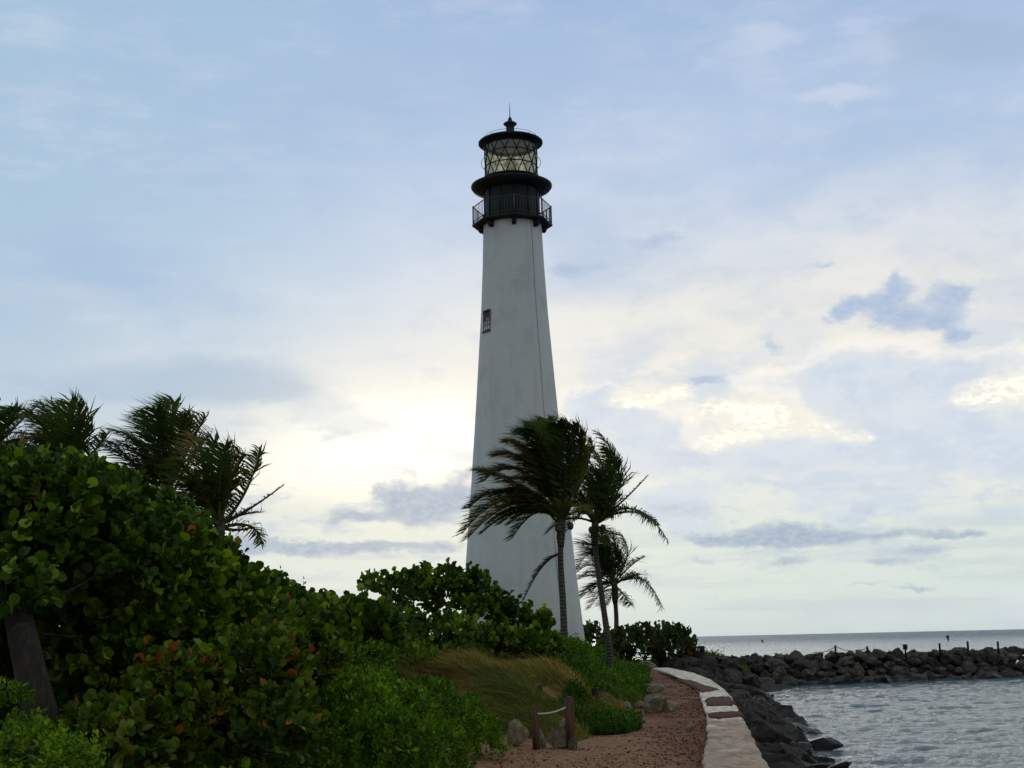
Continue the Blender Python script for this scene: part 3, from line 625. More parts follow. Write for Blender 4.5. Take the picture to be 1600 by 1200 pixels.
# pale translucent blind inside the seaward half
V = []; F = []
for i, z in enumerate((LB+.04, LB+1.0, LT-.06)):
    for k in range(33): q = math.radians(-5)+math.radians(190)*k/32; V.append((1.26*math.cos(q), 1.26*math.sin(q), z))
for i in range(2):
    for k in range(32): F.append((i*33+k, i*33+k+1, i*33+34+k, i*33+33+k))
link('blind', mesh_np('blind', V, faces=F, smooth=True), M_BLIND, LH)
mb = MB(); pf = [(.01, LB+.06), (.30, LB+.1), (.34, LB+.3)]
for i in range(10): z = LB+.38+i*.1; r_ = .16*math.sin(math.pi*(i+1.2)/12.5)+.08; pf += [(r_, z), (r_+.04, z+.05), (r_, z+.1)]
pf += [(.01, LB+1.45)]; mb.lathe(pf, 24).build('lens', M_LENS, LH)
mb = MB(); mb.lathe([(LR-.03, LT-.22), (LR+.03, LT-.2), (LR+.05, LT), (1.58, LT-.04), (1.655, LT+.02), (1.655, LT+.09), (1.55, LT+.15), (1.1, LT+.26), (.6, LT+.34), (.24, LT+.38)], 64).build('lantern_roof', M_IRON, LH, True)
MB().lathe([(LR-.02, LT-.05), (.3, LT+.18), (.01, LT+.2)], 32).build('roof_lining', M_LINING, LH, True)
mb = MB(); pts = [(1.36*math.cos(2*math.pi*k/40), 1.36*math.sin(2*math.pi*k/40), LT+.36) for k in range(41)]; mb.tube(pts, .012, 5, False)
for k in range(8): q = 2*math.pi*k/8; mb.tube([(1.36*math.cos(q), 1.36*math.sin(q), LT+.18), (1.36*math.cos(q), 1.36*math.sin(q), LT+.36)], .011, 4)
mb.build('roof_rail', M_RAIL, LH)
MB().lathe([(.26, LT+.30), (.235, LT+.40), (.21, LT+.95), (.22, LT+1.05), (.35, LT+1.16), (.35, LT+1.20), (.22, LT+1.30), (.12, LT+1.34), (.10, LT+1.48), (.05, LT+1.58), (.01, LT+1.60)], 24).build('ventilator', M_IRON, LH, True)
MB().tube([(0, 0, LT+1.5), (0, 0, 28.25)], [.03, .012], 6).build('lightning_rod', M_IRON, LH)

def zfix(z):                                          # heights re-measured for this focal length
    p0 = math.radians(14.33); yv = math.tan(math.atan2(z+LZ-CAMZ, 48)-p0)*FOC0
    return math.tan(math.atan(yv/FOC)+PITCH)*48*KD+CAMZ-LZ
for o in LH.children_recursive:
    if o.type == 'MESH':
        n = len(o.data.vertices); co = np.zeros(n*3, dtype=np.float32); o.data.vertices.foreach_get('co', co); co = co.reshape(-1, 3)
        co[:, 2] = [zfix(float(v)) for v in co[:, 2]]; co[:, :2] *= .978; o.data.vertices.foreach_set('co', co.ravel()); o.data.update()

# ------------------------------------------------------------------ palms
def nrm(v): return v/np.maximum(np.linalg.norm(v, axis=-1, keepdims=True), 1e-9)
UP = np.array([0, 0, 1.])
def frond_mesh(p0, p1, p2, L=.7, n=56, wind=(-.35, 0, -.1), droop=.35, width=.056, seed=0, fold=.35, start=.16, tone=(.1, .8), strength=1.0, ragged=0.0):
    r_ = np.random.default_rng(seed); p0, p1, p2 = map(np.asarray, (p0, p1, p2)); wind = np.asarray(wind, float)
    tt = np.linspace(0, 1, 14)[:, None]; C_ = (1-tt)**2*p0+2*tt*(1-tt)*p1+tt**2*p2
    mb = MB(); mb.tube([tuple(c) for c in C_], [.045*(1-.85*u)+.006 for u in np.linspace(0, 1, 14)], 5)
    V = [np.array(mb.V)]; loops = [i for f in mb.F for i in f]; sizes = [len(f) for f in mb.F]; tn = [np.full(len(mb.V), .75)]; base = len(mb.V)
    t_ = np.linspace(start, .995, n)+r_.normal(size=n)*.004; t_ = np.clip(t_, 0, 1)
    t_ = np.repeat(t_, 2); side = np.tile([1., -1.], n); keep = r_.random(2*n) > ragged; t_ = t_[keep]; side = side[keep]; k = len(t_)
    P = ((1-t_)**2)[:, None]*p0+(2*t_*(1-t_))[:, None]*p1+(t_**2)[:, None]*p2
    T = nrm(2*(1-t_)[:, None]*(p1-p0)+2*t_[:, None]*(p2-p1))
    ax = np.cross(T, UP); ax = nrm(ax+np.array([0, .25, 0])*(np.abs(T[:, 2:3]) > .9)); N = nrm(np.cross(ax, T))
    prof_ = (.35+.65*np.sin(np.pi*np.clip(t_*1.02, 0, 1)**.8)); ln = L*prof_*(1+r_.normal(size=k)*.17)
    fwd = (.45+.55*t_)[:, None]
    D = nrm(ax*side[:, None]*.95+T*(.18+.5*t_+.75*np.clip(T[:, 2], 0, 1))[:, None]+N*fold+r_.normal(size=(k, 3))*.07)
    D = nrm(D+r_.normal(size=(k, 3))*.11); D1 = nrm(D+wind*strength*.55+np.array([0, 0, -droop*.5])); D2 = nrm(D+wind*strength*1.2+np.array([0, 0, -droop*1.5])+r_.normal(size=(k, 3))*.10)
    W_ = nrm(np.cross(D, N))*width*.5
    a = P; m1 = P+D1*(ln*.5)[:, None]; e = m1+D2*(ln*.5)[:, None]
    VV = np.stack([a-W_*.5, a+W_*.5, m1+W_*.8, m1-W_*.8, e], 1).reshape(-1, 3)
    V.append(VV); i = base+np.arange(k)*5
    q = np.stack([i, i+1, i+2, i+3], 1); tr_ = np.stack([i+3, i+2, i+4], 1)
    loops = np.concatenate([np.array(loops), q.ravel(), tr_.ravel()]); sizes = np.concatenate([np.array(sizes), np.full(k, 4), np.full(k, 3)])
    tv = r_.uniform(*tone)+r_.normal(size=k)*.08; tn.append(np.repeat(np.clip(tv, 0, 1), 5))
    return mesh_np('frond', np.concatenate(V), loops=loops, sizes=sizes, attrs={'leaf_tone': np.concatenate(tn)})
def palm(name_label, Y, trunk_px, crown_px, fronds, r0=.135, r1=.09, extra=10, ext_len=3.0, wind=(-.62, 0, -.08), group=None, L=.7, coconuts=0, dry=(), seed=1, leftbias=-.6, tone=(.05, .7), dens=28):
    """trunk_px: list of pixels from the foot up; crown_px: pixel of the bud; fronds: (midx,midy,tipx,tipy[,L])"""
    r_ = np.random.default_rng(seed)
    T3 = [at(x, y, Y) for x, y in trunk_px]; foot = T3[0].copy(); foot[2] = min(foot[2], tz(foot[0], foot[1]))-.15
    root = empty('palm_tree', tuple(foot)); tag(root, name_label, 'palm tree', group)
    loc = lambda p: np.asarray(p)-foot
    pts = [loc(foot)]+[loc(p) for p in T3]; n = len(pts)
    # resample smoothly
    Q = []; 
    for i in range(n-1):
        for u in np.linspace(0, 1, 7)[:-1]:
            a = pts[max(i-1, 0)]; b_ = pts[i]; c = pts[i+1]; d = pts[min(i+2, n-1)]
            Q.append(.5*((2*b_)+(-a+c)*u+(2*a-5*b_+4*c-d)*u*u+(-a+3*b_-3*c+d)*u**3))
    Q.append(pts[-1]); mtr = len(Q)
    R_ = [r0*1.35*(1-min(1, i/3))+0 for i in range(mtr)]
    R_ = [(r0+(r1-r0)*i/(mtr-1))*(1+.45*math.exp(-i/1.6))*(1+r_.normal()*.02) for i in range(mtr)]
    MB().tube([tuple(q) for q in Q], R_, 12).build('trunk', M_PALM, root, True)
    cp = at(*crown_px, Y); bud = loc(cp)
    mb = MB(); mb.tube([tuple(Q[-1]-UP*.35), tuple(Q[-1]), tuple(bud), tuple(bud+UP*.35)], [r1*1.1, r1*1.7, r1*1.5, r1*.5], 10); mb.build('crownshaft', M_PALM, root, True)
    for i, f in enumerate(fronds):
        mx_, my_, tx_, ty_ = f[:4]; LL = (f[4] if len(f) > 4 else 1.0)*L*1.6; dy_ = r_.uniform(-.9, .9)
        tip = loc(at(tx_, ty_, Y+dy_)); mid = loc(at(mx_, my_, Y+dy_*.5)); p0 = bud+r_.normal(size=3)*.06
        c1_ = 2*mid-.5*(p0+tip)
        dr = i in dry
        me = frond_mesh(p0, c1_, tip, LL, n=max(40, int(np.linalg.norm(tip-p0)*dens)), wind=wind, seed=seed*100+i, tone=tone, ragged=.35 if dr else .05, droop=.7 if dr else .24)
        o = link('frond', me, M_FROND_DRY if dr else M_FROND, root)
        if dr: tag(o, 'dry brown frond')
    for i in range(extra):
        q = r_.uniform(0, 2*math.pi); e = r_.uniform(-.15, 1.25); d = np.array([math.cos(q)*math.cos(e), math.sin(q)*math.cos(e), math.sin(e)])
        d[0] += leftbias*r_.uniform(.5, 1.2); d = d/np.linalg.norm(d); ln = ext_len*r_.uniform(.75, 1.0)
        tip = bud+d*ln+np.array([leftbias*.7, 0, -.9+.2*e])*ln*.28; mid = bud+d*ln*.62+UP*.08*ln
        me = frond_mesh(bud+r_.normal(size=3)*.05, 2*mid-.5*(bud+tip), tip, L, n=int(ln*dens), wind=wind, seed=seed*100+50+i, tone=tone)
        link('frond', me, M_FROND, root)
    for i in range(coconuts):
        q = i*2.1; c = bud+np.array([.28*math.cos(q), .28*math.sin(q), -.22-.05*(i % 3)])
        V = IVL*np.array([.11, .11, .14])+c; link('coconut', mesh_np('coconut', V, faces=IFL, smooth=True), M_COCO, root)
    return root
M_COCO, t, b = mat('coconut_husk', G(.045, .04, .015), .6)
palm('coconut palm in front of the lighthouse with its fronds blown to the left', 34.0, [(882, 1012), (881, 975), (879, 930), (876, 880), (876, 840)], (878, 812),
     [(800, 778, 722, 834, 1.1), (808, 786, 730, 842, 1.0), (795, 768, 732, 795, .8), (808, 755, 745, 733, 1.0), (815, 735, 756, 752, 1.0), (825, 725, 772, 712, 1.05), (838, 715, 790, 690, 1.05), (845, 700, 815, 676, 1.0), (856, 695, 836, 664, 1.0), (868, 700, 858, 656, 1.0), (885, 705, 872, 662, 1.0),
      (905, 712, 897, 664, .9), (915, 735, 925, 690, .8), (840, 800, 800, 842, .8), (845, 760, 800, 748, 1.0), (850, 740, 812, 716, 1.0), (838, 790, 780, 805, .9), (900, 760, 915, 720, .8), (895, 790, 925, 800, .8), (850, 745, 822, 700, 1.1), (870, 745, 845, 690, 1.1), (835, 770, 775, 770, .9), (862, 730, 880, 690, 1.0)],
     extra=9, ext_len=2.4, L=.72, seed=3, coconuts=3, leftbias=-1.0, group=None, tone=(.1, .95), dens=46)
# its broken dead frond hangs beside the trunk
pr_ = [o for o in COL.objects if o.name == 'palm_tree'][0]; ft = np.array(pr_.location)
a0, a1, a2 = [at(x, y, 33.8)-ft for x, y in ((872, 866), (845, 888), (818, 938))]
o = link('frond', frond_mesh(a0, 2*a1-.5*(a0+a2), a2, .32, 40, (-.6, 0, .0), .2, seed=77, start=.05), M_FROND_DRY, pr_); tag(o, 'dead brown frond hanging down beside the trunk')
palm('taller coconut palm leaning left, just right of the lighthouse, with one snapped frond', 38.0, [(953, 1022), (948, 985), (940, 930), (932, 875), (929, 838)], (930, 816),
     [(968, 752, 936, 676, .95), (958, 740, 946, 700, .8), (945, 750, 930, 705, 1.0), (938, 760, 912, 712, 1.0), (925, 755, 900, 716, 1.0), (950, 760, 962, 720, .8), (955, 775, 965, 742, .8), (955, 800, 962, 770, .8), (974, 782, 1013, 742, .35), (992, 796, 1044, 846, .8), (990, 800, 1030, 820, .5),
      (910, 800, 884, 832, .7), (915, 780, 890, 770, .9), (945, 780, 940, 740, 1.0), (930, 770, 915, 745, 1.0), (950, 830, 968, 836, .5), (940, 835, 950, 850, .4)],
     extra=7, ext_len=2.0, L=.72, seed=5, coconuts=5, leftbias=-.8, dry=(8,), tone=(.1, .8))
palm('smaller coconut palm farthest right, standing behind the sea grape hedge', 60.0, [(963, 1000), (963, 965), (961, 935)], (960, 912),
     [(930, 866, 902, 890, 1.2), (930, 884, 903, 894, 1.0), (930, 900, 905, 905, 1.0), (935, 915, 906, 936, 1.0), (945, 920, 922, 950, .9), (940, 868, 925, 850, 1.3), (950, 865, 940, 838, 1.3), (962, 870, 958, 836, 1.3), (980, 870, 972, 836, .9), (985, 885, 1008, 870, .5), (990, 900, 1004, 898, .9), (1003, 905, 1034, 948, 1.0), (985, 905, 1003, 905, .9),
      (975, 930, 986, 945, .8), (955, 930, 945, 950, .8), (948, 880, 935, 862, 1.2), (955, 885, 950, 860, 1.2), (968, 880, 966, 858, 1.2)],
     extra=6, ext_len=2.0, L=.95, r0=.16, r1=.12, seed=8, leftbias=-.5)
palm('palm cut off by the left edge of the photo behind the sea grape', 26.0, [(-14, 800), (-10, 740)], (-8, 700),
     [(10, 665, 25, 640, .7), (25, 665, 58, 634, .8), (30, 690, 66, 720, .8), (15, 650, 14, 636, .7), (-30, 660, -50, 640, 1.0), (-30, 700, -70, 730, 1.0), (30, 700, 60, 745, .8), (-10, 655, -20, 625, 1.0), (-20, 650, -40, 620, 1)], extra=5, ext_len=2.0, L=.62, seed=12, leftbias=-.3, dens=23)
palm('second palm from the left with a dense upright sheaf of fronds', 25.0, [(112, 860), (111, 780)], (108, 742),
     [(102, 680, 80, 628, 1.0), (108, 680, 98, 630, 1.0), (92, 680, 62, 628, .9), (122, 680, 122, 632, .9), (80, 685, 40, 640, .8), (70, 690, 18, 676, .9), (125, 700, 134, 660, .8), (112, 680, 110, 628, 1.0), (60, 700, 12, 700, .8), (85, 665, 55, 652, .9), (140, 712, 168, 678, .7), (65, 715, 30, 745, .7)],
     extra=2, ext_len=1.6, L=.62, seed=14, leftbias=-.3, dens=23)
palm('tallest of the left palms with a wide spiky fan of fronds', 27.0, [(268, 900), (267, 830)], (266, 780),
     [(242, 700, 222, 648, 1.0), (252, 690, 245, 640, 1.0), (266, 685, 273, 628, 1.1), (282, 695, 300, 652, 1.0), (295, 700, 322, 652, 1.0), (222, 700, 176, 672, 1.0), (230, 722, 185, 690, 1.0), (225, 735, 165, 695, 1.0), (205, 735, 160, 745, .8), (300, 715, 330, 680, 1.0), (258, 690, 258, 632, 1.0), (275, 700, 285, 650, 1.0), (240, 720, 205, 680, 1.0), (205, 720, 172, 690, .9), (220, 765, 185, 800, .8)],
     extra=3, ext_len=1.8, L=.68, seed=17, leftbias=-.3, dens=23)
palm('rightmost of the left palms, wind ragged, with a snapped frond pointing right', 24.0, [(338, 920), (340, 862)], (343, 822),
     [(322, 740, 312, 690, 1.1), (332, 740, 335, 690, 1.0), (345, 745, 352, 696, .9), (355, 750, 375, 706, .9), (365, 740, 385, 712, .6), (385, 765, 405, 702, .7), (385, 798, 444, 757, .38), (372, 806, 410, 800, .45), (310, 760, 275, 720, 1.0), (305, 780, 265, 770, 1.0), (350, 770, 360, 735, .9), (318, 800, 290, 850, .8), (335, 760, 322, 712, 1.1), (355, 765, 380, 735, .8), (370, 828, 398, 824, .12), (330, 780, 300, 740, 1.0), (315, 770, 290, 745, 1.0)],
     extra=5, ext_len=1.5, L=.62, seed=19, leftbias=-.5, dry=(6, 14), tone=(.1, .95), dens=24)

# ------------------------------------------------------------------ leaf batches
GRAPE_V = np.array([(0, 0, 0), (0, .5, -.04), (0, 1.0, 0), (-.35, .08, .12), (-.50, .46, .22), (-.34, .88, .13), (.37, .12, .10), (.47, .50, .19), (.36, .84, .17)])
GRAPE_F = [(0, 1, 4, 3), (1, 2, 5, 4), (0, 6, 7, 1), (1, 7, 8, 2)]
OBO_V = np.array([(0, 0, 0), (-.20, .55, .05), (0, 1.0, 0), (.20, .55, .05)]); OBO_F = [(0, 3, 2, 1)]
BLD_V = np.array([(-.5, 0, 0), (.5, 0, 0), (.35, .55, .0), (-.35, .55, .0), (0, 1.0, 0)]); BLD_F = [(0, 1, 2, 3), (3, 2, 4)]
def leaves(P, D, N, size, tv, F, tone, width=None, curl=None):
    """P base, D along, N normal, size (n,), template tv/F, tone (n,)"""
    D = nrm(D); N = nrm(N-D*np.sum(N*D, 1, keepdims=True)); X = np.cross(D, N); n = len(P); k = len(tv)
    wd = size if width is None else width
    V = P[:, None]+X[:, None]*(tv[None, :, 0:1]*wd[:, None, None])+D[:, None]*(tv[None, :, 1:2]*size[:, None, None])+N[:, None]*(tv[None, :, 2:3]*size[:, None, None])
    if curl is not None: V = V+curl[:, None]*(tv[None, :, 1:2]**2)*size[:, None, None]
    fl = np.array([i for f in F for i in f]); fs = np.array([len(f) for f in F])
    L = (np.arange(n)[:, None]*k+fl[None]).ravel(); return V.reshape(-1, 3), L, np.tile(fs, n), np.repeat(tone, k)
def join(parts):
    V = []; L = []; Z = []; T = []; b_ = 0
    for v, l, z, tt in parts: V.append(v); L.append(l+b_); Z.append(z); T.append(tt); b_ += len(v)
    return np.concatenate(V), np.concatenate(L), np.concatenate(Z), np.concatenate(T)
def shrub(name, label, cat, blobs, leaf, density, M_, seed, tv=GRAPE_V, F=GRAPE_F, per=9, fill=.6, trunk=None, group=None, sprigs=0.0, gap=0.0, lump=.18, stems=True, upw=.45, tonefn=None):
    """blobs: (px,py,Y,rx_px,rz_px,ry_m) ellipsoids; leaves sit in rosettes round branch tips over and inside them"""
    r_ = np.random.default_rng(seed); B = []
    for (px, py, Y, rx, rz, ry) in blobs: c = at(px, py, Y); B.append((c, np.maximum(np.array([rx*Y/FOC0, ry, rz*Y/FOC0])-leaf*1.5, .22)))
    lo = np.min([c-s for c, s in B], 0); foot = np.mean([c for c, s in B], 0); foot[2] = tz(foot[0], foot[1])
    root = empty(name, tuple(foot)); tag(root, label, cat, group)
    parts = []; tips = []
    for bi, (c, s) in enumerate(B):
        area = 4*math.pi*(((s[0]*s[1])**1.6+(s[0]*s[2])**1.6+(s[1]*s[2])**1.6)/3)**(1/1.6)
        n = int(area*density); d = nrm(r_.normal(size=(n, 3))); d[:, 2] = np.where(d[:, 2] < -.55, -d[:, 2], d[:, 2])
        k = 1+lump*2.2*fbm(d[:, 0]*2.3+bi*7, d[:, 1]*2.3, d[:, 2]*2.3, 3, seed)+r_.normal(size=n)*.035
        if gap: k = k*np.where(r_.random(n) < gap, r_.uniform(.5, .95, n), 1)
        P = c+d*s*k[:, None]; out_ = nrm(d/s)
        ok = np.ones(n, bool)
        for bj, (c2, s2) in enumerate(B):
            if bj != bi: ok &= np.linalg.norm((P-c2)/s2, axis=1) > .86
        ok &= P[:, 2] > terrain(P[:, 0], P[:, 1])+.02
        hol = fbm(P[:, 0]*1.1/leaf*.15, P[:, 1]*1.1/leaf*.15, P[:, 2]*1.1/leaf*.15, 3, seed+9)
        ok &= hol > -.20+gap*.25
        P, out_ = P[ok], out_[ok]; tips.append((P, out_))
        if fill > 0:                               # inner leaves keep the mass closed
            nf = int(np.prod(s)*4.19*fill*density*2.2); e = nrm(r_.normal(size=(nf, 3)))*(r_.uniform(.2, .9, nf)**.5)[:, None]
            Q = c+e*s*.95; Q = Q[Q[:, 2] > terrain(Q[:, 0], Q[:, 1])]; m_f = len(Q)
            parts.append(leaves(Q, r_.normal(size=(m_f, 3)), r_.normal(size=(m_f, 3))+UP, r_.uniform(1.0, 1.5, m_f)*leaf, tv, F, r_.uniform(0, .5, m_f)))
    P = np.concatenate([a for a, _ in tips]); O = np.concatenate([a for _, a in tips]); n = len(P)
    stem = nrm(O+UP*upw+r_.normal(size=(n, 3))*.35); ln = leaf*1.5*(1+.6*r_.random(n)+sprigs*1.6*r_.random(n)*(r_.random(n) < .12))
    ctone = fbm(P[:, 0]*.9, P[:, 1]*.9, P[:, 2]*.9, 3, seed+3)*.7+r_.normal(size=n)*.12
    ang = r_.uniform(0, 6.28, n)
    side = nrm(np.cross(stem, r_.normal(size=(n, 3)))); s2 = np.cross(stem, side)
    for j in range(per):
        u = (j+.5)/per; q = ang+j*2.4; rad_ = side*np.cos(q)[:, None]+s2*np.sin(q)[:, None]
        base_ = P+stem*(ln*(u-.35))[:, None]
        D = rad_*(1-.35*u)+stem*(.25+.8*u)+r_.normal(size=(n, 3))*.22
        N = stem*.75+UP*.25-rad_*.2+r_.normal(size=(n, 3))*.75
        sz = leaf*r_.uniform(.4, 1.35, n)*(1-.25*u)
        tn = np.clip(.42+ctone+r_.normal(size=n)*.17, 0, 1); rc = fbm(P[:, 0]*1.3+5, P[:, 1]*1.3, P[:, 2]*1.3, 2, seed+6); red = r_.random(n)*np.where(rc > .10, 1.0, 14.0)*(1.0 if M_ in (M_GRAPE_O, M_GRAPE_FAR) else 3.0); tn = np.where(red < .10, .975, tn); tn = np.where((red > .10) & (red < .2), .93, tn)
        if tonefn is not None: tn = np.clip(tn+tonefn(P, r_), 0, 1)
        parts.append(leaves(base_, D, N, sz, tv, F, tn))
    V, L, Z, T = join(parts)
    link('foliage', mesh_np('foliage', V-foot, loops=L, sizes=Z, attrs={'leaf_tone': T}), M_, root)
    if stems:
        mb = MB(); idx = r_.choice(n, min(n, 260 if sprigs == 0 else 420), replace=False)
        cs = [c for c, s in B]
        for i in idx:
            c = min(cs, key=lambda q: np.linalg.norm(q-P[i])); a = P[i]+stem[i]*ln[i]*.55-foot; m2 = P[i]-foot; b0 = (P[i]*.45+c*.55)-foot; b0[2] -= .15
            mb.tube([tuple(b0), tuple(m2*.6+b0*.4+r_.normal(size=3)*leaf*.3), tuple(m2), tuple(a)], [leaf*.11, leaf*.08, leaf*.05, leaf*.03], 4, False)
        mb.build('branches', M_BARK, root)
    return root, foot

# near sea grape thicket on the left
r1_, f1_ = shrub('sea_grape_tree', 'big dark sea grape tree filling the left of the photo with large round leaves', 'tree',
      [(-60, 900, 10.5, 150, 185, 1.8), (90, 870, 10.6, 150, 150, 1.7), (235, 900, 10.8, 125, 95, 1.5), (30, 790, 11.6, 110, 85, 1.4), (150, 810, 11.9, 105, 75, 1.4), (330, 965, 11.2, 110, 92, 1.3), (200, 1040, 10.6, 150, 130, 1.3), (-60, 1080, 10.8, 120, 160, 1.2), (10, 930, 9.2, 85, 52, .6)],
      .118, 38, M_GRAPE, 31, per=9, fill=1.2, lump=.20, sprigs=.6)
pts = [gp(88, 1215, .0), at(66, 1130, 9.0), at(50, 1060, 9.0), at(36, 1000, 9.05), at(28, 955, 9.3), at(30, 900, 9.9)]
mb = MB(); mb.tube([tuple(np.array([p[0], p[1], p[2]])-f1_) for i, p in enumerate([at(85, 1225, 9.0)]+pts[1:])], [.18, .16, .14, .13, .125, .10], 12); mb.build('trunk', M_BARK, r1_, True)
shrub('sea_grape_shrub', 'sea grape bush with orange turning leaves in front of the big sea grape tree', 'bush',
      [(400, 1060, 10.6, 95, 85, 1.1), (470, 1040, 11.2, 70, 70, 1.0), (300, 1110, 10.0, 110, 100, 1.1), (430, 1150, 9.8, 80, 80, .9), (180, 1170, 9.2, 110, 80, .9)],
      .108, 42, M_GRAPE_O, 33, per=9, fill=1.2, lump=.2, sprigs=.3)
shrub('sea_grape_shrub', 'dark sea grape bush sloping down to the right below the ragged palm', 'bush',
      [(380, 960, 15.5, 85, 80, 1.8), (300, 900, 16.5, 90, 75, 1.8), (450, 985, 15.5, 75, 62, 1.6), (230, 860, 17.5, 100, 95, 2.0), (90, 800, 18, 130, 95, 2.0), (40, 1010, 14.5, 190, 110, 1.5), (180, 1050, 13.5, 150, 80, 1.2), (40, 950, 13, 120, 60, 1.0)],
      .15, 18, M_GRAPE, 35, per=8, fill=1.0, sprigs=.8, stems=False)
shrub('sea_grape_shrub', 'low sea grape bush with single leaf sprigs standing against the sky', 'bush',
      [(520, 985, 18.5, 80, 58, 1.8), (470, 970, 19.5, 60, 48, 1.6), (585, 990, 18.5, 75, 55, 1.6)],
      .17, 13, M_GRAPE, 37, per=8, fill=.9, sprigs=1.6)
shrub('sea_grape_tree', 'broad sea grape tree left of the lighthouse base with sky showing through its crown', 'tree',
      [(640, 925, 24.5, 62, 42, 1.0), (600, 912, 24.5, 42, 28, .8), (700, 930, 24.5, 62, 42, 1.0), (755, 950, 24.0, 55, 42, 1.0), (800, 975, 24.0, 50, 38, 1.1), (845, 985, 24.0, 32, 34, .9), (680, 905, 24.8, 50, 24, .7), (740, 915, 24.5, 36, 24, .7), (685, 952, 24.7, 34, 20, .6)],
      .16, 19, M_GRAPE, 39, per=8, fill=.22, gap=.42, lump=.28, sprigs=.8)
shrub('sea_grape_shrub', 'dense dark understorey bush below the broad sea grape tree', 'bush',
      [(600, 985, 22.5, 75, 45, 1.6), (690, 1000, 22.5, 90, 42, 1.6), (780, 1010, 23, 80, 34, 1.4), (840, 1015, 24, 45, 28, 1.2)],
      .14, 15, M_GRAPE, 41, per=8, fill=.9, lump=.2)
shrub('sea_grape_shrub', 'reddish tinged sea grape hedge at the land end of the breakwater', 'bush',
      [(1045, 1005, 57, 44, 30, 2.4), (985, 1005, 57, 50, 27, 2.2), (930, 1000, 58, 40, 26, 2.0), (1078, 1015, 57.5, 20, 20, 1.4), (1010, 990, 58, 30, 14, 1.6), (985, 1028, 56.5, 75, 22, 1.6), (1060, 1032, 57, 40, 16, 1.5)],
      .30, 3.6, M_GRAPE_FAR, 43, per=8, fill=.5, sprigs=.5, lump=.25)

# low green scrub
def scrub(label, blobs, leaf, density, seed, M_=M_SCRUB, per=7, lump=.3):
    return shrub('scrub_bush', label, 'bush', blobs, leaf, density, M_, seed, tv=OBO_V*np.array([1.3, 1, 1]), F=OBO_F, per=per, fill=1.0, lump=lump, stems=False, upw=1.3)
scrub('bright green feathery scrub bush in the lower middle foreground', [(540, 1135, 11.5, 95, 80, 1.2), (620, 1128, 12.6, 75, 62, 1.2), (590, 1190, 10.8, 110, 80, 1.0), (680, 1185, 12.0, 62, 60, .9), (560, 1085, 13.0, 75, 40, 1.2), (665, 1105, 14.2, 60, 46, 1.0)], .085, 95, 51, per=10)
scrub('small bright green scrub bush at the path corner beside the pointed boulder', [(752, 1150, 14.6, 26, 34, .6), (728, 1120, 15.4, 26, 30, .7), (764, 1170, 14.2, 16, 18, .4)], .08, 110, 53, per=9)
scrub('yellow green weeds at the bottom left corner under the leaning trunk', [(40, 1190, 7.6, 90, 34, .5), (10, 1120, 8.2, 34, 40, .4), (110, 1210, 7.4, 60, 30, .4)], .06, 150, 55, per=7)
scrub('dark green scrub between the broad sea grape tree and the grassy mounds', [(540, 1030, 17.5, 90, 30, 1.2), (630, 1026, 20, 60, 20, 1.0), (870, 1016, 27, 50, 14, 1.5)], .09, 60, 57, per=8)

# ------------------------------------------------------------------ grass and creeping plants (uncountable)
def blades(name, label, cat, n, region, size, wid, M_, seed, lean=(-.5, -.2, 0), curl=.8, cl=1.0, leafy=False, toneb=.45):
    r_ = np.random.default_rng(seed); x, y = region(r_, n); z = terrain(x, y); P = np.stack([x, y, z-.02], 1); n = len(x)
    cf = fbm(x*1.4, y*1.4, o=3, seed=seed); sz = size*(1+cl*cf*1.6)*r_.uniform(.6, 1.15, n); sz = np.maximum(sz, size*.25)
    ca = vnoise(x*1.1, y*1.1, 0., seed+4)*12
    D = UP*.9+np.array(lean)*r_.uniform(.3, 1.2, n)[:, None]+np.stack([np.cos(ca), np.sin(ca), 0*ca], 1)*.35+r_.normal(size=(n, 3))*.28
    N = r_.normal(size=(n, 3)); cu = (np.array(lean)*1.0+np.array([0, 0, -.6]))*curl; cu = np.repeat(cu[None], n, 0)+r_.normal(size=(n, 3))*.12
    tone = np.clip(toneb+fbm(x*.8, y*.8, o=3, seed=seed+2)*1.1+r_.normal(size=n)*.16, 0, 1)
    if leafy: parts = [leaves(P+D*(sz*u)[:, None], D*.4+r_.normal(size=(n, 3))*.8, N+UP, sz*.30, OBO_V*np.array([1.4, 1, 1]), OBO_F, tone) for u in (.12, .3, .45, .6, .75, .87, .97)]
    else: parts = [leaves(P, D, N, sz, BLD_V, BLD_F, tone, width=np.full(n, wid)*r_.uniform(.6, 1.3, n), curl=cu)]
    V, L, Z, T = join(parts)
    return tag(link(name, mesh_np(name, V, loops=L, sizes=Z, attrs={'leaf_tone': T}), M_), label, cat, kind='stuff')
def inell(cx, cy, rx, ry):
    def f(r_, n): q = r_.uniform(0, 6.28, n); k = np.sqrt(r_.random(n)); return cx+rx*k*np.cos(q), (cy+ry*k*np.sin(q))*KD
    return f
def strip(y0, y1, a, b_, pw=1.0):
    def f(r_, n): y = r_.uniform(y0*KD, y1*KD, n); d = a+(b_-a)*r_.random(n)**pw; return fx(PE, y)-d, y
    return f
blades('dune_grass', 'brown and green windblown dune grass covering the low mounds', 'grass', 100000, strip(16.6, 28, -.1, 5.2), .50, .013, M_GRASS, 61, toneb=.50, cl=1.6)
blades('dune_grass', 'reddish dune grass on the bank in front of the lighthouse foot', 'grass', 45000, strip(27, 44, .4, 7.0), .50, .018, M_GRASS, 63, toneb=.45, cl=1.5)
blades('beach_creeper', 'bright green creeping plants on the slope left of the far path', 'ground cover', 38000, strip(24, 50, -.05, 1.9, 1.4), .24, .02, M_WEED, 65, leafy=True)
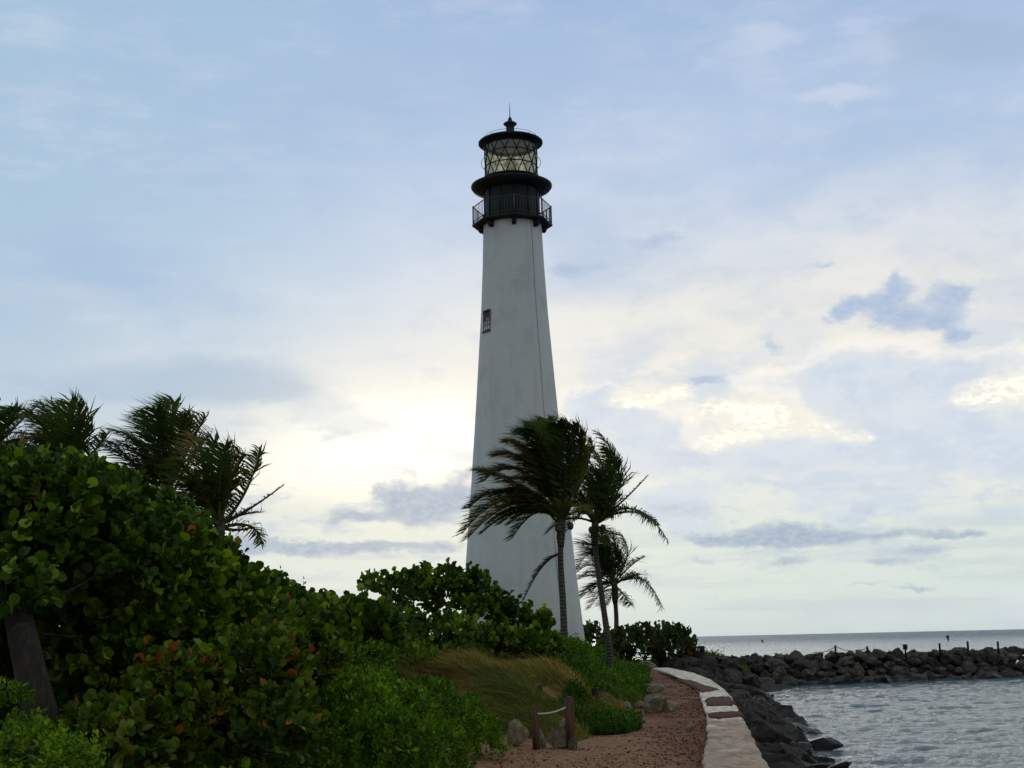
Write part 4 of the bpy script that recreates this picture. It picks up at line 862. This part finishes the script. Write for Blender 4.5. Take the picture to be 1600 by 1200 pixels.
blades('beach_creeper', 'green creeping plants mixed through the slope behind the mounds', 'ground cover', 14000, strip(28, 50, 1.6, 6.0), .40, .02, M_WEED, 67, leafy=True)
blades('beach_creeper', 'bright green clump spilling onto the path right of the roped posts', 'ground cover', 12000, inell(1.50, 19.0, .65, 1.5), .18, .02, M_WEED, 69, leafy=True)
blades('ground_cover', 'low green weeds under the bushes on the left', 'ground cover', 24000, lambda r_, n: (lambda y: (y*r_.uniform(-.60, -.10, n)-.3, y*KD))(r_.uniform(9, 19, n)), .30, .016, M_SCRUB, 71, leafy=True)
blades('ground_cover', 'low weeds at the land end of the breakwater', 'ground cover', 5000, lambda r_, n: (r_.uniform(9.5, 13.2, n), r_.uniform(58.5*KD, 62*KD, n)), .42, .03, M_WEED, 73, leafy=True)
# leaf litter on the path
r_ = np.random.default_rng(81); n = 8000; y = (12.5+(r_.random(n)**1.3)*32)*KD; ww = fx(LE, y)-fx(PE, y); x = fx(LE, y)-ww*(r_.random(n)**1.7)*.98-.02
kp = vnoise(x*1.5, y*1.2, 0., 5) > .30; x, y = x[kp], y[kp]; n = len(x)
P = np.stack([x, y, terrain(x, y)+.004], 1); a = r_.uniform(0, 6.28, n); D = np.stack([np.cos(a), np.sin(a), r_.normal(size=n)*.18], 1)
V, L, Z, T = leaves(P, D, UP+r_.normal(size=(n, 3))*.35, r_.uniform(.018, .045, n), GRAPE_V, GRAPE_F, np.clip(r_.normal(.35, .25, n), 0, 1))
tag(link('leaf_litter', mesh_np('leaf_litter', V, loops=L, sizes=Z, attrs={'leaf_tone': T}), M_LITTER), 'dry red brown fallen leaves scattered over the dirt path', 'leaf litter', kind='stuff')

# ------------------------------------------------------------------ posts, ropes, markers
def post_mb(h, r_=.055, top=True):
    mb = MB(); k = 1.0
    mb.lathe([(.001, -.1), (r_*1.02, -.1), (r_, h-.02), (r_*.86, h), (.001, h+.006)], 12); return mb
pa, pb = gp(838, 1171), gp(891, 1169)
rb = empty('rope_barrier', tuple(pa)); tag(rb, 'short rope barrier of two brown wooden posts with a pale rope between them', 'barrier')
dv = pb-pa
for d_, h, sq in (((0, 0, 0), .60, .10), (tuple(dv), .74, .125)):
    mb = MB(); mb.box((0, 0, h/2-.05), (sq, sq*.9, h+.1), rz=.15, taper=.94); mb.box((0, 0, h+.008), (sq*.8, sq*.7, .02), rz=.15, taper=.8)
    o = mb.build('post', M_WOOD, rb); o.location = d_
rp = [Vector((.03, 0, .52)).lerp(Vector((dv[0]-.04, dv[1], .60)), u)+Vector((0, -.04, -.03*math.sin(math.pi*u))) for u in np.linspace(0, 1, 14)]
MB().tube(rp, .013, 6).build('rope', M_ROPE, rb, True)
def post(px, py_top, py_bot, Y, rpx, label, mat_=M_DKWOOD, cap=False, zfix=None, tilt=0, group=None):
    p1 = at(px, py_top, Y); p0 = at(px, py_bot, Y); h = p1[2]-p0[2]; rr_ = rpx*Y/FOC0
    mb = MB(); mb.lathe([(.001, -.25), (rr_, -.25), (rr_*.97, h-.03), (rr_*.8, h), (.001, h+.01)], 10)
    if cap: mb.lathe([(.001, h-.32), (rr_*1.9, h-.30), (rr_*1.9, h-.02), (rr_*1.2, h+.03), (.001, h+.04)], 12)
    o = mb.build('post', mat_); o.location = tuple(p0); o.rotation_euler = (0, tilt, 0); tag(o, label, 'post', group); return o
post(848, 1070, 1100, 19.0, 4.2, 'short dark post with a broad head in the grass mounds', cap=False, tilt=-.15)
post(932, 1074, 1100, 21.5, 5.5, 'short dark stump of a post at the right edge of the grass mounds', tilt=-.08)
post(1098, 1010, 1036, 58.5, 2.1, 'dark capped post on the rocks right of the sea grape hedge', cap=True)
BX = [(1306, 1011, 1024, 'leftmost'), (1356, 1013, 1024, ''), (1469, 1008, 1020, ''), (1513, 1005, 1018, ''), (1560, 1005, 1016, '')]
labs = ['brown post on the breakwater crest with ropes on both sides, leftmost of the crest posts', 'short post on the breakwater crest just left of the square marker box', 'slim post on the breakwater crest just right of the square marker box', 'tall slim post on the breakwater crest, second from the right', 'stubby post on the breakwater crest, farthest right']
pp = []
for (px, a_y, b_y, _), lb in zip(BX, labs):
    Yb = float(brk(19+(px-1306)/25.))/KD+.3; o = post(px, a_y-3, b_y, Yb, 1.7, lb, M_WOOD if px == 1306 else M_DKWOOD, group='posts along the breakwater crest'); pp.append(at(px, a_y-1, Yb))
p = at(1415, 1007, 65.3); q = at(1415, 1021, 65.3); mb = MB(); mb.box((0, 0, (p[2]-q[2])*.72), (.26, .2, (p[2]-q[2])*.6)); mb.box((0, 0, .1), (.09, .09, .8)); o = mb.build('marker_box', M_DKWOOD); o.location = tuple(q); tag(o, 'small square marker box on the breakwater crest', 'marker')
def rope(a, b_, sag, label):
    pts = [Vector(a).lerp(Vector(b_), u)-Vector((0, 0, sag*4*u*(1-u))) for u in np.linspace(0, 1, 14)]
    o = MB().tube([p_-Vector(a) for p_ in pts], .022, 5).build('rope', M_ROPE_DK, None, True); o.location = tuple(a); tag(o, label, 'rope')
rope(pp[0], pp[1], .25, 'dark rope sagging to the right of the leftmost breakwater post')
rope(pp[0], at(1270, 1019, 63.5), .15, 'dark rope running left from the leftmost breakwater post to the rocks')
for (px, py, Yd, hpx, lab) in ((1192, 1006, 420, 5, 'tiny channel stake far out at sea, left one'), (1482.5, 1003, 330, 8, 'slightly larger channel stake leaning far out at sea, right one')):
    q = at(px, py, Yd); h = hpx*Yd/FOC0; mb = MB(); mb.tube([(0, 0, -2), (0, 0, h)], .35 if px < 1300 else .3, 6); mb.box((0, 0, h), (1.2*.8, .2, h*.4)); o = mb.build('channel_marker', M_DKWOOD)
    o.location = (q[0], q[1], q[2]); o.rotation_euler = (0, -.15, 0); tag(o, lab, 'marker')
